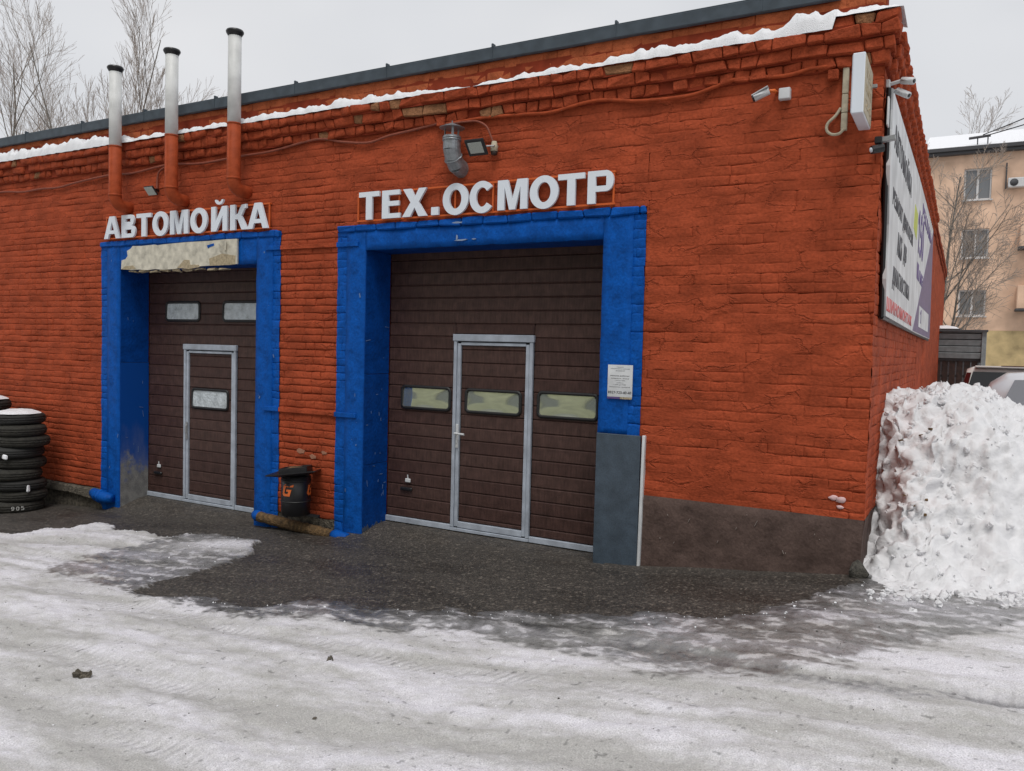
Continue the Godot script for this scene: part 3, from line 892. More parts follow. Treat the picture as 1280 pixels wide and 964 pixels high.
func build_garage():
	var g := thing("brick_garage", "red painted brick garage with two blue framed brown gates", "garage")
	# joints show strongly on the left and on the pier, and are smeared over at the right
	var jn := func(u, v):
		var b: float = 0.62 if u < -5.6 else 0.05
		if u > -6.5 and u < -5.6: b = 0.9
		if u > -1.0: b += 0.6 * smoothstep(-1.0, -0.75, u) * smoothstep(0.25, -0.2, nz.get_noise_2d(v * 1.3, 5))
		if v > 3.1: b *= 0.55
		return clampf(b + 0.7 * nf.get_noise_2d(u * 1.1 + 3, v * 1.8), 0.0, 1.15)
	var fw := mk()
	for r in [[-12.8, -9.19, -0.6, 4.4], [-9.19, -6.77, 2.74, 4.4], [-6.77, -5.31, -0.5, 4.4], [-5.31, -2.68, 2.83, 4.4], [-2.68, -0.615, -0.2, 4.4]]:
		box(fw, Vector3((r[0] + r[1]) / 2, (r[2] + r[3]) / 2, -0.24), Vector3(r[1] - r[0] - 0.002, r[3] - r[2], 0.42))
	var front := part("front_wall", fw, M.backing, g)
	var list := []
	var O := Vector3.ZERO
	var U := Vector2(-12.9, -0.58)
	for r in [Rect2(-12.8, -0.07, 3.27, 4.03), Rect2(-9.53, 3.055, 3.08, 0.905), Rect2(-6.45, 0.0, 0.80, 3.96), Rect2(-5.65, 3.05, 3.315, 0.91), Rect2(-2.335, 0.655, 1.75, 3.305)]:
		bricks_in(list, "front", r, U, -0.07, 0.0772, 0.262, O, Vector3.RIGHT, Vector3.BACK, jn)
	lay(list, 190, front, M.red)
	# side wall
	var sw := mk()
	box(sw, Vector3(CORNER - 0.24, 1.9, -9.6), Vector3(0.42, 5.0, 18.7))
	var side := part("side_wall", sw, M.backing, g)
	list = []
	var js := func(u, v): return clampf(0.5 + 0.9 * nf.get_noise_2d(u * 2 + 30, v * 2.0), 0.0, 1.2)
	bricks_in(list, "side", Rect2(0, 0.655, 6.2, 3.305), Vector2(-0.1, 19), -0.07, 0.0772, 0.262, Vector3(CORNER, 0, 0), Vector3.FORWARD, Vector3.RIGHT, js)
	lay(list, 70, side, M.red)
	var far := mk(true)
	sheet(far, 80, 40, func(i, j):
		var u := lerpf(6.2, 19.0, i / 80.0)
		var v := lerpf(-0.3, 3.96, j / 40.0)
		return Vector3(CORNER + 0.012 * nf.get_noise_2d(u * 4, v * 6) + (0.03 if u > 8.0 else 0.0), v, -u))
	part("side_plaster", far, M.red, side)
	# other walls and the roof
	var ow := mk()
	box(ow, Vector3(-12.95, 1.9, -9.6), Vector3(0.3, 5.2, 19.2))
	box(ow, Vector3(-6.8, 1.9, -19.15), Vector3(11.9, 5.2, 0.35))
	part("rear_wall", ow, M.red, g)
	var rf := mk()
	box(rf, Vector3(-6.87, 4.44, -9.75), Vector3(12.3, 0.16, 19.3), 0.01)
	part("roof", rf, M.roof, g)
	var fl := mk()
	box(fl, Vector3(-7.2, 4.515, -0.005), Vector3(12.6, 0.105, 0.05), 0.006)
	box(fl, Vector3(-7.2, 4.572, -0.06), Vector3(12.6, 0.012, 0.15), 0.003)
	var flash := part("roof_flashing", fl, M.flash, g)
	var x := -12.4
	while x < -1.0:
		var sm := mk()
		box(sm, Vector3(x, 4.518, 0.022), Vector3(0.012, 0.1, 0.006), 0.001)
		box(sm, Vector3(x, 4.59, -0.005), Vector3(0.02, 0.035, 0.05), 0.004)
		part("flashing_seam", sm, M.flash, flash)
		x += 1.21 + 0.03 * sin(x * 5)
	# attic band of barer bricks under the flashing
	var at := mk()
	box(at, Vector3(-6.72, 4.3, -0.12), Vector3(12.25, 0.36, 0.15))
	var attic := part("attic_wall", at, M.backing, g)
	list = []
	bricks_in(list, "attic", Rect2(-12.8, 4.17, 12.2, 0.30), Vector2(-12.9, -0.6), 4.185, 0.094, 0.265, Vector3(0, 0, -0.03), Vector3.RIGHT, Vector3.BACK, func(u, v): return clampf(0.55 + 1.0 * nf.get_noise_2d(u * 1.7, v * 4), 0.1, 1.3))
	lay(list, 30, attic, M.attic)
	build_cornice(g)
	build_dado(g)
	build_surrounds(g)
	# gates
	gate(g, 0, -0.167, -9.16, -6.8, 2.76, -8.465, -7.55, 1.80,
		"brown ribbed sectional gate of the car wash with two upper windows", "narrow brown wicket door set in the car wash gate",
		[[-8.83, -8.19, 2.08, 2.335], [-7.80, -7.16, 2.08, 2.335]], [[-8.34, -7.68, 1.01, 1.268]], M.pane_white)
	gate(g, 0, 0.0, -5.285, -2.70, 2.86, -4.46, -3.565, 1.975,
		"tall brown ribbed sectional gate of the inspection bay", "brown wicket door with a lever handle in the inspection gate",
		[[-5.115, -4.489, 1.195, 1.447], [-3.516, -2.88, 1.2, 1.458]], [[-4.326, -3.68, 1.197, 1.446]], M.pane)
	# lever handle and latches
	var w1: Node = g.get_node("wicket_door")
	var w2: Node = g.get_node("wicket_door_001")
	var d1: Node = g.get_node("sectional_door")
	var d2: Node = g.get_node("sectional_door_001")
	var h := mk()
	box(h, Vector3(-4.40, 0.96, -0.378), Vector3(0.032, 0.24, 0.012), 0.004)
	tube(h, [Vector3(-4.40, 0.99, -0.372), Vector3(-4.40, 0.99, -0.335)], 0.011, 8)
	tube(h, [Vector3(-4.405, 0.99, -0.335), Vector3(-4.29, 0.985, -0.335)], 0.011, 8)
	box(h, Vector3(-4.40, 0.90, -0.37), Vector3(0.016, 0.03, 0.01), 0.003)
	part("handle", h, M.white, w2)
	var hh := mk()
	box(hh, Vector3(-8.402, 0.73, -0.376), Vector3(0.03, 0.22, 0.014), 0.004)
	box(hh, Vector3(-8.402, 0.75, -0.366), Vector3(0.02, 0.1, 0.016), 0.004)
	part("handle", hh, M.steel, w1)
	for s in [[d2, -5.0, 0.45], [d1, -8.93, 0.235]]:
		var l := mk()
		box(l, Vector3(s[1], s[2], -0.385), Vector3(0.065, 0.04, 0.02), 0.006)
		tube(l, [Vector3(s[1], s[2] + 0.02, -0.385), Vector3(s[1] - 0.005, s[2] + 0.06, -0.385)], 0.006, 6)
		part("lock", l, M.white, s[0])
		var l2 := mk()
		box(l2, Vector3(s[1] - 0.02, s[2] - 0.09, -0.385), Vector3(0.15, 0.035, 0.03), 0.01)
		part("pull_handle", l2, M.black, s[0])

func build_cornice(g: Node):
	var rows := [[3.945, 4.035, 0.036], [4.039, 4.13, 0.066], [4.134, 4.216, 0.096]]
	var bk := mk()
	for r in rows:
		box(bk, Vector3(-6.7, (r[0] + r[1]) / 2, r[2] / 2 - 0.045), Vector3(12.2 + 2 * (r[2] - 0.02), r[1] - r[0] + 0.012, r[2] + 0.05))
		box(bk, Vector3(CORNER + r[2] / 2 - 0.045, (r[0] + r[1]) / 2, -9.5), Vector3(r[2] + 0.05, r[1] - r[0] + 0.012, 18.9))
	box(bk, Vector3(-6.7, 4.222, -0.02), Vector3(12.3, 0.014, 0.20))
	var cor := part("cornice", bk, M.backing, g)
	var all := []
	var r2 := RandomNumberGenerator.new()
	r2.seed = 31
	for k in 3:
		var r: Array = rows[k]
		var x := -12.75
		while x < CORNER + r[2] - 0.03:
			var L: float = 0.122
			if k == 1 and r2.randf() < 0.5: L = 0.25
			if k == 2 and r2.randf() < 0.35: L = 0.25
			if x < -9 and k > 0 and r2.randf() < 0.5: L = 0.25
			var xe := minf(x + L, CORNER + r[2])
			if CORNER + r[2] - xe < 0.07: xe = CORNER + r[2]
			var miss: float = r2.randf()
			var sunk := 0.0
			if miss < 0.06: sunk = 0.012 + 0.016 * r2.randf()
			if miss < 0.012 and x < -1.3: sunk = 0.06
			var gap := r2.randf_range(0.003, 0.012)
			var st := mk()
			var hgt: float = r[1] - r[0] - r2.randf_range(0.002, 0.012)
			box(st, Vector3((x + xe) / 2, (r[0] + r[1]) / 2 + r2.randf_range(-0.003, 0.003), r[2] / 2 - 0.02 - sunk + r2.randf_range(-0.005, 0.006)), Vector3(xe - x - gap, hgt, r[2] + 0.05), r2.randf_range(0.005, 0.012), Basis(Vector3.UP, r2.randf_range(-0.03, 0.03)) * Basis(Vector3.BACK, r2.randf_range(-0.02, 0.02)), 0.018)
			all.append([Vector3((x + xe) / 2, 4.1, 0.1).distance_to(EYE), st, r2.randf() < 0.05])
			x = xe
		# along the side wall, headers that stick out in turn
		var z = -0.02 + r[2]
		z = -0.015
		while z > -18.5:
			var L: float = 0.125 if z > -9 else 0.5
			var st := mk()
			var out: float = r[2] + (0.02 if int(-z / 0.125) % 2 else -0.012)
			box(st, Vector3(CORNER + out / 2 - 0.02, (r[0] + r[1]) / 2, z - L / 2), Vector3(out + 0.05, r[1] - r[0] - 0.006, L - 0.012), 0.009, Basis(), 0.014)
			all.append([Vector3(CORNER, 4.1, z).distance_to(EYE) + 0.8, st, false])
			z -= L
	# the taller corner block
	for b in [[-0.95, -0.80, 0.07], [-0.80, -0.66, 0.085], [-0.66, -0.487, 0.1]]:
		var st := mk()
		box(st, Vector3((b[0] + b[1]) / 2, 4.262, b[2] / 2 - 0.06), Vector3(b[1] - b[0] - 0.01, 0.085, b[2] + 0.12), 0.012, Basis(Vector3.UP, rng.randf_range(-0.04, 0.04)), 0.02)
		all.append([5.0, st, b[0] == -0.80])
	var red := []
	var bare := []
	for a in all: (bare if a[2] else red).append(a)
	lay(bare, 8, cor, M.bare, "bare_brick")
	lay(red, 105, cor, M.cornice)

func build_dado(g: Node):
	var st := mk(true)
	sheet(st, 60, 22, func(i, j):
		var u := lerpf(-2.335, CORNER, i / 60.0)
		var v := lerpf(-0.2, 0.655, j / 22.0)
		var b := 1.0 - (v + 0.2) / 0.855
		var d := 0.010 + 0.012 * nf.get_noise_2d(u * 2, v * 3) + 0.006 * nz.get_noise_2d(u * 7, v * 5) * b
		if j == 22: d = wall_relief(u, v) + 0.001
		return Vector3(u - 0.05 * b * smoothstep(-0.9, CORNER, u), v, d ))
	part("front_dado", st, M.dado, g)
	var s2 := mk(true)
	sheet(s2, 80, 14, func(i, j):
		var u := lerpf(0.0, 6.2, pow(i / 80.0, 1.6))
		var v := lerpf(-0.3, 0.655, j / 14.0)
		var b := 1.0 - (v + 0.2) / 0.855
		return Vector3(CORNER + 0.012 * nf.get_noise_2d(u * 3, v * 3) - (0.05 * b if i == 0 else 0.03 * b), v, -u))
	part("side_dado", s2, M.dado, g)
	# concrete ledge and plinth at the left, rough plinth under the pier
	var lg := mk()
	for k in 5:
		var xa := -12.8 + k * 0.655
		box(lg, Vector3(xa + 0.327, -0.135, 0.0), Vector3(0.65, 0.13, 0.13), 0.02, Basis(Vector3.BACK, rng.randf_range(-0.012, 0.012)), 0.03)
	part("plinth_ledge", lg, M.dirty, g)
	var pl := mk(true)
	sheet(pl, 40, 12, func(i, j):
		var u := lerpf(-12.8, -9.5, i / 40.0)
		var v := lerpf(-0.8, -0.15, j / 12.0)
		return Vector3(u, v, 0.005 + 0.03 * nf.get_noise_2d(u * 3, v * 4)))
	part("plinth", pl, M.dirty, g).set_meta("label", "stained grey concrete plinth left of the car wash gate")
	var pp := mk(true)
	sheet(pp, 24, 10, func(i, j):
		var u := lerpf(-6.79, -5.3, i / 24.0)
		var v := lerpf(-0.45, 0.03, j / 10.0)
		return Vector3(u, v, -0.012 + 0.03 * nf.get_noise_2d(u * 4, v * 6) + (0.05 if v < -0.2 else 0.0)))
	part("pier_plinth", pp, M.dirty, g)

func build_surrounds(g: Node):
	var jb := func(u, v): return clampf(0.12 + 0.7 * nf.get_noise_2d(u * 2, v * 2), 0.0, 0.5)
	for s in [[-9.53, -9.16, -6.8, -6.45, 2.71, -0.34, -0.235, "blue painted surround of the car wash gate"], [-5.65, -5.285, -2.71, -2.335, 2.80, -0.12, 1.15, "blue painted surround of the inspection gate"]]:
		var st := mk(true)
		# inner sheet strips, a little proud
		plaster_panel(st, s[0] + 0.13, s[1], s[5], 2.99, 0.018, 0.004)
		plaster_panel(st, s[2], s[3] - 0.11, s[6], 2.99, 0.018, 0.004)
		plaster_panel(st, s[1] + 0.001, s[2] - 0.001, s[4], 2.99, 0.015, 0.006)
		var sur := part("gate_surround", st, M.blue, g)
		sur.set_meta("label", s[7])
		var list := []
		bricks_in(list, "blue", Rect2(s[0], s[5], 0.135, 2.985 - s[5]), Vector2(-12.9, -0.58), -0.07, 0.0772, 0.262, Vector3(0, 0, 0.008), Vector3.RIGHT, Vector3.BACK, jb)
		bricks_in(list, "blue", Rect2(s[3] - 0.115, s[6], 0.115, 2.985 - s[6]), Vector2(-12.9, -0.58), -0.07, 0.0772, 0.262, Vector3(0, 0, 0.008), Vector3.RIGHT, Vector3.BACK, jb)
		lay(list, 0, sur, M.blue, "brick_strip")
		var x: float = s[0]
		while x < s[3] - 0.05:
			var xe := minf(x + 0.25, s[3])
			var b := mk()
			box(b, Vector3((x + xe) / 2, 3.02 + rng.randf_range(-0.003, 0.003), 0.0), Vector3(xe - x - 0.006, 0.068, 0.075), 0.012, Basis(Vector3.BACK, rng.randf_range(-0.012, 0.012)), 0.012)
			part("brick", b, M.blue, sur)
			x = xe
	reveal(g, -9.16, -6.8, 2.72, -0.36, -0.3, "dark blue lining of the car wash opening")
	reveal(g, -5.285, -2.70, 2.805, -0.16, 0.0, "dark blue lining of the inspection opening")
	# the paint of the left lining is worn off towards its foot, baring grey concrete
	var W := 160
	var H := 640
	var im := Image.create(W, H, false, Image.FORMAT_RGB8)
	for y in H:
		for x in W:
			var u := x / 400.0
			var v := 1.552 - 1.912 * y / H
			var e := v - 0.24 + 0.30 * nf.get_noise_2d(u * 3, v * 1.6) + 0.12 * nf.get_noise_2d(u * 16, v * 12) + 0.05 * nz.get_noise_2d(u * 90, v * 60)
			var bare := smoothstep(0.14, -0.12, e) * 0.92
			var grey := 0.22 + 0.09 * nf.get_noise_2d(u * 8 + 3, v * 6) + 0.05 * nz.get_noise_2d(u * 60, v * 50)
			var dust := 0.10 * smoothstep(0.8, -0.1, v + 0.3 * nf.get_noise_2d(u * 5, v * 2 + 9))
			im.set_pixel(x, y, Color(lerpf(0.003 + dust, grey, bare), lerpf(0.058 + dust * 0.8, grey * 0.97, bare), lerpf(0.29, grey * 0.88, bare)).linear_to_srgb())
	var wm := StandardMaterial3D.new()
	wm.albedo_texture = ImageTexture.create_from_image(im)
	wm.roughness = 0.75
	wm.metallic_specular = 0.25
	var wf := SurfaceTool.new()
	wf.begin(Mesh.PRIMITIVE_TRIANGLES)
	var wq := [[0, 0], [0, 1], [1, 1], [1, 0]]
	for k in [0, 1, 2, 0, 2, 3]:
		wf.set_uv(Vector2(wq[k][0], 1 - wq[k][1]))
		wf.add_vertex(Vector3(-9.1525, -0.36 + 1.912 * wq[k][1], 0.003 - 0.397 * wq[k][0]))
	part("worn_foot", wf, wm, g)
	var scr := RandomNumberGenerator.new()
	scr.seed = 5
	var sc := mk()
	for q in [[-9.1515, 9], [-5.28, 20]]:
		for k in q[1]:
			var y: float = 0.15 + 2.0 * pow(scr.randf(), 1.7)
			var z: float = -0.03 - 0.34 * scr.randf()
			var up: bool = scr.randf() < 0.7
			var l: float = 0.01 + 0.07 * pow(scr.randf(), 2.0)
			box(sc, Vector3(q[0] + 0.0005, y, z), Vector3(0.004, l if up else 0.006, 0.005 if up else l), 0.001, Basis(Vector3.RIGHT, scr.randf_range(-0.2, 0.2)))
	var ds := mk()
	for k in 12:
		box(ds, Vector3(scr.randf_range(-2.2, -0.7), scr.randf_range(0.2, 0.6), 0.018), Vector3(0.004, 0.006 + 0.05 * pow(scr.randf(), 2.5), 0.012), 0.001, Basis(Vector3.BACK, scr.randf_range(-0.5, 0.5)))
	part("dado_scratches", ds, M.stone_pale, g).set_meta("kind", "stuff")
	for q in [[-9.4, -9.17], [-6.79, -6.5], [-5.5, -5.3], [-2.69, -2.45]]:
		for k in 6:
			var y: float = 0.1 + 2.8 * scr.randf()
			if q[0] > -3 and y < 1.25: continue
			box(sc, Vector3(scr.randf_range(q[0], q[1]), y, 0.0215), Vector3(0.004 + 0.012 * scr.randf(), 0.004 + 0.05 * pow(scr.randf(), 3.0), 0.004), 0.001, Basis(Vector3.BACK, scr.randf_range(-0.4, 0.4)))
	part("paint_scuffs", sc, M.scuff, g).set_meta("kind", "stuff")
	for q in [[-5.28, -0.14, 0.05]]:
		var mp := PackedVector2Array()
		mp.append(Vector2(0.0, q[1])); mp.append(Vector2(0.39, q[1]))
		for k in 20: mp.append(Vector2(0.39 - 0.0205 * k, q[1] + 0.13 + 0.06 * nf.get_noise_2d(k * 0.4, q[0]) + 0.02 * nz.get_noise_2d(k * 1.9, 8)))
		var ms := mk()
		prism(ms, mp, 0.0, 0.002, Transform3D(Basis(Vector3.UP, PI / 2), Vector3(q[0], 0, 0.0)))
		part("mud_splash", ms, M.dirty if q[0] < -6 else M.mud, g)
	# flat straps across the pier
	for y in [2.866, 1.128]:
		var b := mk()
		box(b, Vector3(-6.05, y, 0.012), Vector3(0.79, 0.045, 0.03), 0.004)
		part("strap", b, M.red, g)
		var b2 := mk()
		box(b2, Vector3(-6.55, y + 0.002, 0.02), Vector3(0.21, 0.05, 0.03), 0.004)
		part("strap", b2, M.blue, g)
		var b3 := mk()
		box(b3, Vector3(-5.51, y - 0.002, 0.02), Vector3(0.285, 0.05, 0.03), 0.004)
		part("strap", b3, M.blue, g)
	# grey sheet below the right column and its white edge strip
	var sh := mk()
	box(sh, Vector3(-2.515, 0.565, 0.005), Vector3(0.395, 1.17, 0.07), 0.004)
	box(sh, Vector3(-2.712, 0.565, -0.19), Vector3(0.012, 1.17, 0.42))
	part("corner_sheet", sh, M.sheetm, g).set_meta("label", "blue grey sheet metal cover on the right foot of the inspection gate")
	var ws2 := mk()
	box(ws2, Vector3(-2.297, 0.59, 0.012), Vector3(0.026, 1.13, 0.05), 0.004, Basis(Vector3.BACK, -0.012))
	part("edge_strip", ws2, M.white, g).set_meta("label", "white plastic strip along the grey sheet")
	# flaked paint on the lintel of the inspection gate, and snow specks near the corner
	var pt := mk()
	for q in [[-4.14, 2.85, 0.07, 0.008], [-4.19, 2.875, 0.008, 0.03], [-4.17, 3.012, 0.06, 0.007], [-4.02, 3.015, 0.025, 0.006], [-4.0, 2.853, 0.02, 0.006]]:
		var pp := PackedVector2Array()
		for k in 12:
			var a := TAU * k / 12
			pp.append(Vector2(q[0] + cos(a) * q[2] * (1 + 0.5 * nz.get_noise_2d(k * 2.3, q[0] * 9)), q[1] + sin(a) * q[3] * (1 + 0.6 * nz.get_noise_2d(k * 3.1, q[1] * 9))))
		prism(pt, pp, 0.0, 0.024 if q[1] < 2.95 else 0.0385)
	part("flaked_paint", pt, M.sheetm2, g).set_meta("kind", "stuff")

func build_side_banner():
	# banner board on the side wall; its local x runs away from the corner
	var xf := Transform3D(Basis(Vector3.UP, PI / 2), Vector3(CORNER + 0.045, 0, 0))
	var b := thing("banner", "long white and purple advertising banner on the side wall", "banner")
	var st := mk()
	var p := PackedVector2Array()
	for k in 13: p.append(Vector2(0.10 + 0.045 * sin(k * 1.1) + 0.02 * k, 3.80 - 1.63 * k / 12.0))
	p.append(Vector2(4.5, 2.165)); p.append(Vector2(9.2, 2.19)); p.append(Vector2(8.6, 3.98)); p.append(Vector2(4.0, 3.92))
	prism(st, p, -0.02, 0.006, xf)
	part("sheet", st, M.white, b)
	var fr := mk()
	for e in [[Vector2(0.08, 3.8), Vector2(0.32, 2.16)], [Vector2(0.32, 2.16), Vector2(9.2, 2.17)]]:
		tube(fr, [xf * Vector3(e[0].x, e[0].y, -0.02), xf * Vector3(e[1].x, e[1].y, -0.02)], 0.018, 6)
	part("frame", fr, M.black, b)
	var pu := mk()
	prism(pu, PackedVector2Array([Vector2(4.0, 2.175), Vector2(9.19, 2.2), Vector2(8.62, 3.95)]), 0.004, 0.009, xf)
	part("purple_corner", pu, M.purple, b)
	var wb := mk()
	prism(wb, PackedVector2Array([Vector2(5.2, 2.26), Vector2(8.2, 2.28), Vector2(8.2, 2.56), Vector2(5.2, 2.53)]), 0.008, 0.012, xf)
	part("white_box", wb, M.white, b)
	var lines := [["АВТОМОЙКА", 0.42, 2.65, 3.45, 3.70, M.ink], ["РЕМОНТ ДВИГАТЕЛЯ", 0.5, 3.25, 3.0, 3.17, M.ink], ["АКБ", 1.15, 1.72, 2.72, 2.92, M.ink], ["ДВ", 1.92, 2.36, 2.72, 2.92, M.ink], ["ДИАГНОСТИКА", 0.8, 3.03, 2.41, 2.60, M.ink], ["ШИНОМОНТАЖ", 0.38, 3.7, 2.21, 2.32, M.ink_red], ["150", 4.15, 5.6, 3.1, 3.62, M.ink_purple], ["₽/МЕС", 4.3, 6.2, 2.8, 3.0, M.ink_purple], ["РЕКЛАМА", 5.0, 8.0, 3.62, 3.8, M.ink_purple]]
	for l in lines:
		var t := mk()
		text(t, l[0], l[1], l[2], l[3], l[4], xf.translated_local(Vector3(0, 0, 0.006)), 0.003)
		part("lettering", t, l[5], b)
	var t1 := mk()
	text(t1, "1", 5.5, 5.75, 2.32, 2.5, xf.translated_local(Vector3(0, 0, 0.012)), 0.003)
	part("lettering", t1, M.ink_purple, b)
	var lm := mk()
	prism(lm, PackedVector2Array([Vector2(3.3, 3.25), Vector2(3.9, 3.2), Vector2(4.0, 3.5), Vector2(3.4, 3.52)]), 0.005, 0.009, xf)
	part("lime_mark", lm, M.lime, b)

# ---------------------------------------------------------------- fittings on the facade
func smooth_path(pts: Array, per := 6) -> Array:
	var c := Curve3D.new()
	for k in pts.size():
		var a: Vector3 = pts[max(k - 1, 0)]
		var b: Vector3 = pts[min(k + 1, pts.size() - 1)]
		var t: Vector3 = (b - a) / 6
		c.add_point(pts[k], -t, t)
	var out := []
	for k in pts.size() - 1:
		for i in per: out.append(c.sample(k, float(i) / per))
	out.append(pts[-1])
	return out

func build_facade_fittings():
	var labels := ["leftmost exhaust pipe on the facade, white above and red below, shortest", "middle of the three white and red exhaust pipes above the car wash", "rightmost and tallest of the three white and red exhaust pipes"]
	var px := [-8.985, -7.975, -6.965]
	var top := [5.03, 5.075, 5.12]
	var mid := [4.145, 4.17, 4.19]
	var low := [3.56, 3.575, 3.60]
	for k in 3:
		var t := thing("exhaust_pipe", labels[k], "pipe", Vector3(px[k], 0, 0.2), "exhaust pipes above the car wash")
		var a := mk(true)
		var arc := []
		for i in 7:
			var w := PI / 2 * i / 6.0
			arc.append(Vector3(0, low[k] - sin(w) * 0.11, -0.11 + cos(w) * 0.11))
		arc.append(Vector3(0, low[k] - 0.11, -0.24))
		tube(a, [Vector3(0, mid[k] + 0.004, 0)] + arc, 0.072, 18)
		part("lower_pipe", a, M.pipe_red, t)
		var w2 := mk(true)
		tube(w2, [Vector3(0, mid[k], 0), Vector3(0, top[k], 0)], 0.0695, 18)
		part("upper_pipe", w2, M.pipe_white, t)
		var j := mk(true)
		tube(j, [Vector3(0, low[k] - 0.004, 0), Vector3(0, low[k] + 0.02, 0)], 0.0755, 18)
		tube(j, [Vector3(0, mid[k] - 0.01, 0), Vector3(0, mid[k] + 0.006, 0)], 0.0745, 18)
		part("collar", j, M.pipe_red, t)
		var c := mk()
		lathe(c, [[0.060, top[k] - 0.03], [0.072, top[k] - 0.005], [0.092, top[k] + 0.028], [0.094, top[k] + 0.04], [0.086, top[k] + 0.055], [0.0, top[k] + 0.062]], 20)
		part("cap", c, M.black, t)
	# galvanised vent with a cone hat
	var v := thing("vent_pipe", "galvanised vent elbow with cone hat above the inspection sign", "vent", Vector3(-4.17, 0, 0.17))
	var e := mk()
	var segs := [[Vector3(0, 3.76, 0), Vector3(0, 3.66, 0)], [Vector3(0, 3.66, 0), Vector3(0.0, 3.585, -0.03)], [Vector3(0, 3.585, -0.03), Vector3(0, 3.53, -0.08)], [Vector3(0, 3.53, -0.08), Vector3(0, 3.50, -0.20)]]
	for s in segs:
		var d: Vector3 = (s[1] - s[0]).normalized() * 0.012
		tube(e, [s[0] - d, s[1] + d], 0.08, 20)
	part("elbow", e, M.galv, v)
	var bd := mk(true)
	for y in [3.755, 3.735]: tube(bd, [Vector3(0, y - 0.006, 0), Vector3(0, y + 0.006, 0)], 0.087, 20)
	tube(bd, [Vector3(0, 3.588, -0.026), Vector3(0, 3.578, -0.036)], 0.088, 20)
	part("band", bd, M.galv, v)
	var hat := mk()
	lathe(hat, [[0.116, 3.842], [0.118, 3.846], [0.0, 3.895]], 20)
	lathe(hat, [[0.0, 3.846], [0.116, 3.842]], 20)
	tube(hat, [Vector3(0, 3.88, 0), Vector3(0, 3.912, 0)], 0.006, 6)
	part("hat", hat, M.galv, v)
	for k in 3:
		var a := TAU * k / 3 + 0.9
		var s := mk()
		box(s, Vector3(cos(a) * 0.07, 3.80, sin(a) * 0.07), Vector3(0.022, 0.09, 0.006), 0.001, Basis(Vector3.UP, PI / 2 - a))
		part("strut", s, M.galv, v)
	# black floodlight
	var tilt := Basis(Vector3.RIGHT, 0.70)
	var f := thing("floodlight", "black framed LED floodlight right of the vent elbow", "floodlight", Vector3(-3.925, 3.655, 0.14))
	var body := mk()
	box(body, Vector3(0, 0, 0), Vector3(0.20, 0.16, 0.02), 0.006, tilt)
	box(body, tilt * Vector3(0, 0, -0.018), Vector3(0.15, 0.11, 0.025), 0.008, tilt)
	part("housing", body, M.black, f)
	var led := mk()
	box(led, tilt * Vector3(0, 0, 0.010), Vector3(0.145, 0.105, 0.006), 0.002, tilt)
	part("lamp_glass", led, M.led, f)
	var brk := mk()
	tube(brk, [Vector3(0.105, 0, -0.0), Vector3(0.15, 0.01, -0.05), Vector3(0.15, 0.02, -0.13)], 0.008, 6)
	part("bracket", brk, M.steel, f)
	# small floodlight over the car wash
	var f2 := thing("floodlight", "small grey floodlight between the left and middle exhaust pipes", "floodlight", Vector3(-8.45, 3.60, 0.11))
	var b2 := mk()
	box(b2, Vector3.ZERO, Vector3(0.16, 0.12, 0.02), 0.005, tilt)
	box(b2, Vector3(0, 0.02, -0.07), Vector3(0.03, 0.03, 0.08), 0.004)
	part("housing", b2, M.black, f2)
	var l2 := mk()
	box(l2, tilt * Vector3(0, 0, 0.010), Vector3(0.145, 0.105, 0.006), 0.002, tilt)
	part("lamp_glass", l2, M.led, f2)
	# cables
	var main_c := [[-12.5, 3.80], [-11.745, 3.835], [-11.2, 3.80], [-10.803, 3.81], [-10.4, 3.80], [-10.02, 3.834], [-9.369, 3.872], [-8.9, 3.86], [-8.25, 3.905], [-7.701, 3.871], [-7.057, 3.892], [-6.6, 3.90], [-5.949, 3.961], [-5.6, 3.90], [-5.262, 3.859], [-5.0, 3.90], [-4.70, 3.925], [-4.42, 3.955]]
	var ct := mk(true)
	tube(ct, smooth_path(main_c.map(func(q): return Vector3(q[0], q[1], 0.024))), 0.0125, 7)
	tag(part("wall_cable", ct, M.cable), "reddish brown cable sagging along the left half of the facade under the cornice", "cable")
	var c2 := [[-4.33, 3.945], [-3.9, 3.955], [-3.462, 3.935], [-3.225, 3.925], [-2.812, 3.972], [-2.419, 3.918], [-2.015, 3.908], [-1.80, 3.95], [-1.638, 3.985], [-1.278, 3.962], [-1.1, 3.985], [-0.96, 3.985]]
	var ct2 := mk(true)
	tube(ct2, smooth_path(c2.map(func(q): return Vector3(q[0], q[1] - 0.01, 0.03))), 0.016, 8)
	tag(part("wall_cable", ct2, M.pipe_red), "thick red painted conduit along the right half of the facade", "cable")
	var ct3 := mk(true)
	tube(ct3, smooth_path([Vector3(-4.33, 3.93, 0.045), Vector3(-4.1, 3.925, 0.05), Vector3(-3.98, 3.915, 0.05), Vector3(-3.88, 3.86, 0.05), Vector3(-3.83, 3.77, 0.05), Vector3(-3.80, 3.70, 0.05)]), 0.010, 7)
	tag(part("floodlight_cable", ct3, M.cable), "brown cable looping down to the black floodlight", "cable")
	var sk := thing("cable_socket", "cream cable socket beside the black floodlight", "socket", Vector3(-3.79, 3.67, 0.05))
	var s1 := mk(true)
	tube(s1, [Vector3(0, -0.045, 0), Vector3(0, 0.0, 0), Vector3(0, 0.045, 0)], [0.034, 0.033, 0.022], 12)
	part("socket_body", s1, M.cream, sk)
	var s2 := mk(true)
	tube(s2, [Vector3(0, -0.075, 0), Vector3(0, -0.045, 0)], [0.028, 0.031], 12)
	part("socket_base", s2, M.brown, sk)
	var ct4 := mk(true)
